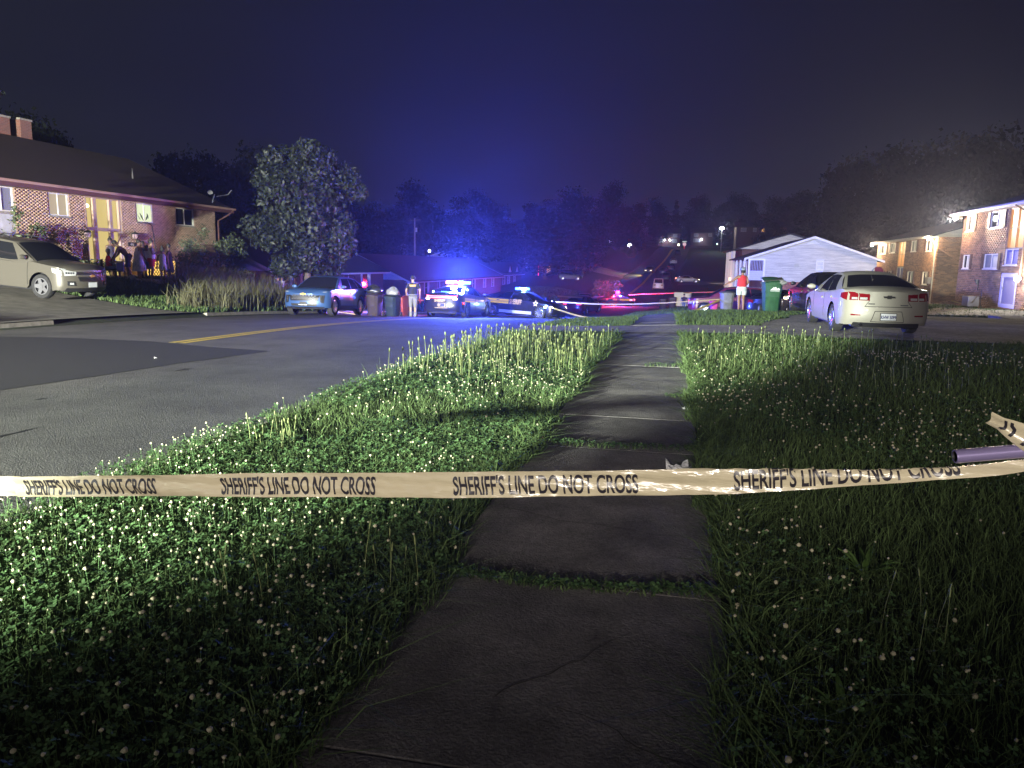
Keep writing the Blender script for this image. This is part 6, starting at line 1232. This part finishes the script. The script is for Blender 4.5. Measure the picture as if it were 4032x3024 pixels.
# folding chair and cooler
fc=empty('folding_chair',(-22.95,27.1,T(-22.95,27.1)),R(-55),label='black folding camp chair under the seated person in red',cat='chair')
for s in(-1,1):
    for(a,b) in(((-.25*1,-.22,0),(.25,-.22,.42)),((.25,-.22,0),(-.25,-.22,.42)),((-.25,.25,0),(.25,.25,.42)),((.25,.25,0),(-.25,.25,.42))):
        if s>0: mb=MB(); mb.tube([a,b],.013,6); mb.obj('leg',m_dark,fc)
mb=MB(); mb.box(-.27,.27,-.24,.26,.40,.43); mb.obj('seat',c_dark,fc); mb=MB(); mb.box(-.27,.27,-.27,-.24,.43,.82); mb.obj('backrest',c_dark,fc)
ck=empty('cooler_bag',(-22.35,27.05,T(-22.3,27.05)+.38),R(-55),label='dark blue square cooler bag with round white emblem beside the seated person',cat='cooler')
MB().box(-.19,.19,-.14,.14,0,.34).obj('cooler_body',c_denim,ck,bevel=.03); MB().box(-.20,.20,-.15,.15,.345,.40).obj('lid',c_denim,ck,bevel=.02); MB().box(-.17,.17,-.152,-.146,.29,.315).obj('stripe',m_plate,ck)
mb=MB(); mb.prism([(math.cos(k*PI/8)*.055,.15+math.sin(k*PI/8)*.055) for k in range(16)],lambda a,b,d:Vector((a,-.146-d,b)),0,.008); mb.obj('round_emblem',m_star,ck)
tb=empty('side_table',(-22.35,27.05,T(-22.3,27.05)),R(-55),label='low dark folding table carrying the cooler bag',cat='table'); MB().box(-.28,.45,-.2,.2,.35,.378).obj('tabletop',m_dark,tb)
for q in((-.25,-.17),(.42,-.17),(-.25,.17),(.42,.17)): MB().box(q[0]-.012,q[0]+.012,q[1]-.012,q[1]+.012,0,.35).obj('leg',m_dark,tb)
for k,(xx,yy_) in enumerate(((-22.0,27.2),(-22.15,27.45))): bag(('white','crumpled pale')[k]+' bag on the ground by the cooler table',xx,yy_,T(xx,yy_)+.1,.12,m_whitebag)
# others
dp=person('deputy in dark vest with yellow back patch and grey trousers, back turned',-10.8,30.5,108,1.80,1.12,m_skin3,top=(cl('uniform',(.015,.015,.02)),'tee'),bottom=(c_grey,2),shoes=m_dark,arms={'L':((-.27,.02,-.25),(-.26,.14,-.42)),'R':((.28,.02,-.25),(.27,.12,-.45))})
mb=MB(); mb.box(-.17,.17,-.165,-.12,.90,.96); mb.obj('duty_belt',m_dark,dp); mb=MB(); mb.box(-.12,.12,-.135,-.13,1.30,1.37); pt=mb.obj('back_patch',m_yellow,dp); text('patch_text','SHERIFF',.055,m_ink,pt,lambda u,v,d:Vector((u,-.138,1.315+v)),xs=.8,align='CENTER',off=.002)
mb=MB(); mb.tube([(.28,.10,.82),(.29,.10,.62)],.03,8); mb.obj('torch',m_redlens,dp)
wr_=person('person in a red tank top and pale shorts pointing down with one arm',2.71,29.8,112,1.64,1.25,m_skin2,top=(c_red,'tank'),bottom=(cl('pale_blue',(.5,.56,.62)),.55),arms={'L':((-.36,.04,-.16),(-.60,.10,-.30)),'R':((.25,-.02,-.25),(.20,.12,-.36))},shoes=m_dark,hairlen=.06,cap=None)
mb=MB(); mb.loft([(Vector((0,-.02,1.63)),.105,.115),(Vector((0,-.02,1.70)),.10,.108),(Vector((0,-.02,1.745)),.05,.06)],14); mb.obj('headscarf',M('headscarf',(.05,.06,.12),.7,col2=(.3,.35,.45),nscale=14),wr_,smooth=50)
person('child with curly hair seen past the front of the blue crossover',-17.6,31.3,-30,1.05,1.0,m_skin,top=(c_dark,'tee'),bottom=(c_denim,2),bun=False,shoes=m_dark)
person('child in dark top second of two beside the front of the blue crossover',-17.95,32.3,-70,1.0,1.0,m_skin,top=(c_grey,'tee'),bottom=(c_dark,2),shoes=m_dark)
person('person in blue seen just above the bonnet of the blue crossover',-19.6,36.2,-60,1.25,1.0,m_skin,top=(c_denim,'tee'),bottom=(c_dark,2),shoes=m_dark)
person('person in a red shirt standing far off at the left of the white house',5.69,78.5,-95,1.6,1.0,m_skin3,top=(cl('coral',(.5,.12,.08)),'tee'),bottom=(c_white,.6),shoes=m_dark,z=-2.25)
person('officer standing beside the dark SUV behind the tape',-8.9,92.3,-70,1.75,1.05,m_skin2,top=(c_grey,'tee'),bottom=(c_dark,2),shoes=m_dark,z=float(zr(92.3)))
person('person in dark clothes sitting on a blue chair far down the lawn',1.4,72.6,-90,1.6,1.0,m_skin3,seat=.42,top=(c_dark,'tee'),bottom=(cl('blue_trousers',(.05,.1,.3)),2),shoes=m_dark)
ch=empty('blue_chair',(1.4,72.5,T(1.4,72.5)),label='small blue camp chair far down the right lawn',cat='chair'); MB().box(-.28,.28,-.25,.25,.38,.42).obj('seat',M('blue_cloth',(.04,.12,.4),.8),ch); MB().box(-.28,.28,.25,.29,.42,.9).obj('backrest',M('blue_cloth',(.04,.12,.4),.8),ch)
for q in((-.25,-.22),(.25,-.22),(-.25,.22),(.25,.22)): MB().box(q[0]-.015,q[0]+.015,q[1]-.015,q[1]+.015,0,.38).obj('leg',m_dark,ch)
# things by the blue crossover wheel
mb=MB(); mb.box(-.35,.35,-.06,.06,0,.03,tf=lambda v:Vector((-13.0+v.x,28.6+v.y+v.x*.4,T(-14.4,28.6)-.1+v.z+.3*abs(v.x-.35)*.5))); tag(mb.obj('wood_scrap',M('wood',(.4,.33,.25),.8)),'broken pale board lying at the kerb beneath the blue crossover','board')

# ---------------------------------------------------------------- barrier tape
m_tape=M('barrier_tape',(0.50,0.445,0.31),0.22,spec=.6,noise=.08,nscale=3,bump=.5,bscale=16,coat=.5,stretch=(.35,1,2.2)); m_tapeprint=M('tape_print',(0.025,0.022,0.03),.35)
def catmull(P,n):
    P=[Vector(p) for p in P]; P=[P[0]*2-P[1]]+P+[P[-1]*2-P[-2]]; out=[]
    for i in range(1,len(P)-2):
        for k in range(n):
            t=k/n; a,b,c_,d=P[i-1],P[i],P[i+1],P[i+2]; out.append(.5*((2*b)+(c_-a)*t+(2*a-5*b+4*c_-d)*t*t+(3*b-a-3*c_+d)*t**3))
    return out+[P[-2]]
FT=[(-3.6,2.16,.53),(-2.29,2.11,.64),(-2.18,2.10,.649),(-1.39,2.07,.727),(-.6,2.04,.80),(-.43,2.03,.818),(.07,2.02,.868),(.27,2.01,.893),(.52,2.005,.928),(.77,1.99,.972),(.93,1.98,1.008),(1.15,1.97,1.04)]
tp=catmull(FT,16); acc=[0]
for i in range(1,len(tp)): acc.append(acc[-1]+(tp[i]-tp[i-1]).length)
TW=.0762
def tape_at(s):
    i=int(np.searchsorted(acc,s))-1; i=max(0,min(len(tp)-2,i)); t=(s-acc[i])/(acc[i+1]-acc[i]); return tp[i].lerp(tp[i+1],t),(tp[i+1]-tp[i]).normalized()
def tape_pt(s,w,off=0):
    """w in -.5..+.5 across the tape"""
    p,d=tape_at(s); x=p.x
    n=Vector((0,-1,0)); up=d.cross(n)*-1; up=n.cross(d); up=up if up.z>0 else -up
    tw=ss(.05,.75,x)          # fold grows towards the right
    fold=.5-.62*float(tw)     # part above this folds back
    ang=.15*math.sin(x*3+1)*(1-float(tw))-.25*float(tw)
    ww=w; yv=.004*math.sin(s*31+w*5)*.4+.0035*math.sin(s*9+w*9)+.0007*math.sin(s*97+w*6+2*math.sin(s*13))+.0005*math.sin(s*61-w*11)
    if ww<=fold: a=ww; q=up*(a*TW*math.cos(ang))+n*(a*TW*math.sin(ang)-yv); nn=n
    else:
        over=ww-fold; q=up*((fold-over*.72)*TW*math.cos(ang))+n*((fold)*TW*math.sin(ang)-yv-.006-.4*over*TW); nn=-n
    sh=up*(.5*TW*float(tw)*.35)
    return p+q+sh+nn*off
mb=MB(); ns,nw=800,14
mb.grid(lambda a,b:tape_pt(a*acc[-1]*.999,b-.5),ns,nw); tp_o=mb.obj('barrier_tape',m_tape,smooth=60)
tag(tp_o,'cream yellow SHERIFF\'S LINE DO NOT CROSS tape stretched across the foreground','barrier tape')
s_of=lambda x: float(np.interp(x,[p.x for p in tp],acc))
starts=[(-2.18,1),(-1.39,1),(-.60,1),(.195,1),(-2.97,1)]
for x0,_ in starts:
    s0=s_of(x0); wd=.545
    cu=bpy.data.curves.new('tape_lettering','FONT'); cu.body="SHERIFF'S LINE DO NOT CROSS"; cu.size=.0735; cu.offset=.0017; cu.resolution_u=4
    to=bpy.data.objects.new('x',cu); COL.objects.link(to); dg=bpy.context.evaluated_depsgraph_get(); me=bpy.data.meshes.new_from_object(to.evaluated_get(dg)); bpy.data.objects.remove(to)
    mxx=max(v.co.x for v in me.vertices); sc=wd/mxx; myy=max(v.co.y for v in me.vertices)
    bm=bmesh.new(); bm.from_mesh(me)
    for kx in range(1,90): bmesh.ops.bisect_plane(bm,geom=list(bm.verts)+list(bm.edges)+list(bm.faces),plane_co=(mxx*kx/90,0,0),plane_no=(1,0,0))
    for kz in range(1,8): bmesh.ops.bisect_plane(bm,geom=list(bm.verts)+list(bm.edges)+list(bm.faces),plane_co=(0,myy*kz/8,0),plane_no=(0,1,0))
    kill=[v for v in bm.verts if s0+v.co.x*sc>acc[-1]*.995]
    bmesh.ops.delete(bm,geom=kill,context='VERTS')
    for v in bm.verts: v.co=tape_pt(s0+v.co.x*sc,(v.co.y/myy-.5)*.74,.0014)
    bm.to_mesh(me); bm.free(); me.materials.clear(); me.materials.append(m_tapeprint)
    link('tape_lettering',me,tp_o)
# metal tube the tape is tied to, and its loose printed end
mp_=empty('metal_rail',(.71,1.965,1.0),label='polished metal rail end at the right edge with the tape wrapped on it',cat='rail')
m_steel=M('lavender_steel',(.24,.20,.38),.3,metal=.35,coat=.6)
ax=Vector((.24,.02,.034)).normalized(); n=24; mb=MB(); e1=ax.cross(Vector((0,0,1))).normalized(); e2=ax.cross(e1)
prof=[(0,.0135),(0,.0165),(.004,.0172),(.8,.0172)]
mb.grid(lambda a,b:(lambda q:ax*q[0]+(e1*math.cos(2*PI*a)+e2*math.sin(2*PI*a))*q[1])(prof[round(b*3)]),n,3); mb.obj('tube',m_steel,mp_,smooth=40)
mb=MB(); mb.grid(lambda a,b:ax*(.0+.03*b)+(e1*math.cos(2*PI*a)+e2*math.sin(2*PI*a))*.0135,n,1); mb.obj('tube_inside',m_dark,mp_,smooth=40)
tl=[Vector((.985,1.955,.985)),Vector((.93,1.95,1.015)),Vector((.885,1.955,1.045)),Vector((.83,1.97,1.075)),Vector((.785,1.99,1.098))]
tlp=catmull(tl,8)
def tail(a,b):
    i=min(len(tlp)-1,round(a*(len(tlp)-1))); p=tlp[i]; w=(.022+.045*math.sin(PI*min(.93,a*.95+.12))) ; nrm=Vector((.55,0,.83)); return p+nrm*((b-.5)*w)+Vector((0,-1,0))*(.012*math.sin(b*PI*1.5)-.004*math.cos(a*9))
mb=MB(); mb.grid(tail,len(tlp)-1,6); te=mb.obj('tape_end',m_tape,tp_o,smooth=60)
for k in range(7):
    a0=.14+.115*k; mb=MB()
    mb.grid(lambda a,b,a0=a0,k=k:tail(min(1,a0+.035*a+.05*b*((k%2)*2-1)*.5),.12+.72*b)+Vector((0,-.0015,0)),2,6); mb.obj('tape_end_lettering',m_tapeprint,tp_o)
mb=MB(); mb.grid(lambda a,b:Vector((.80,1.965,1.0))+ax*(.06+.03*a)-Vector((.8,0,0))*0+(e1*math.cos(2*PI*b)+e2*math.sin(2*PI*b))*.0182-Vector((.05,0,-.008)),4,20); mb.obj('tape_knot',m_tape,mp_) if False else None
def ribbon(label,P,w=.075,n=14,twist=0,tied=None):
    pp=catmull(P,n); mb=MB(); vs=[]
    for i,p in enumerate(pp):
        d=(pp[min(i+1,len(pp)-1)]-pp[max(0,i-1)]).normalized(); u=Vector((0,0,1)); u=(u-d*u.dot(d)).normalized(); b=d.cross(u); a=twist*math.sin(i*.35); u=u*math.cos(a)+b*math.sin(a)
        vs+=[p-u*w/2,p+u*w/2]
    mb.add(vs,[(2*i,2*i+2,2*i+3,2*i+1) for i in range(len(pp)-1)]); return tag(mb.obj('barrier_tape',m_tapef),label,'barrier tape')
m_tapef=M('yellow_tape',(0.32,0.23,0.05),0.4,emit=(.7,.5,.15),es=.0)
ribbon('yellow tape sagging from the broadside sheriff sedan to the grass and grey bin',[(-6.62,40.55,-.78),(-5.5,39.2,-.97),(-4.41,38.0,-1.13),(-2.78,36.3,-1.21),(-1.5,35.4,-1.28),(-.23,34.8,-1.02),(1.2,36.2,-.58),(2.46,37.4,-.08)],.085)
ribbon('upper far tape running from the parked cars across the road to the white house',[(-6.5,43.9,-.38),(-6.9,62,-1.2),(-7.6,80,-1.85),(-8.2,95.6,-2.38)],.09)
ribbon('middle far tape strung over the road towards the white house porch',[(-5.3,101.5,-2.35),(-1.5,88,-1.65),(2.4,74,-.95),(5.33,62.9,-.42)],.10)
ribbon('lower far tape strung between the sheriff sedan and the grey bin',[(-6.3,41.9,-.62),(-3.5,40.3,-.60),(-.8,38.9,-.42),(2.47,37.5,-.06)],.055)
ribbon('short yellow tape sagging along the near apartment wall',[(17.2,51.0,-.32),(17.3,49.6,-.42),(17.2,48.4,-.43),(17.1,47.4,-.25),(17.0,46.5,.12)],.08)
ribbon('tape line beyond the bins by the deputy',[(-12.0,33.5,-.3),(-11.2,33.8,-.32),(-10.6,33.9,-.3)],.04)
# ---------------------------------------------------------------- glow volume added around the strobes, standing in for lens glare
HZ=MB().box(-440,440,-45,880,-8,78).obj('haze',M('haze_surface',(0,0,0)))
hm=bpy.data.materials.new('glare_haze'); hm.use_nodes=True; nn_=hm.node_tree.nodes; nn_.remove(nn_['Principled BSDF']); pv=nn_.new('ShaderNodeVolumePrincipled'); pv.inputs['Color'].default_value=(.65,.7,1,1); pv.inputs['Density'].default_value=.0010; pv.inputs['Anisotropy'].default_value=0.72; hm.node_tree.links.new(pv.outputs[0],nn_['Material Output'].inputs['Volume']); HZ.data.materials.clear(); HZ.data.materials.append(hm); tag(HZ,kind='stuff')
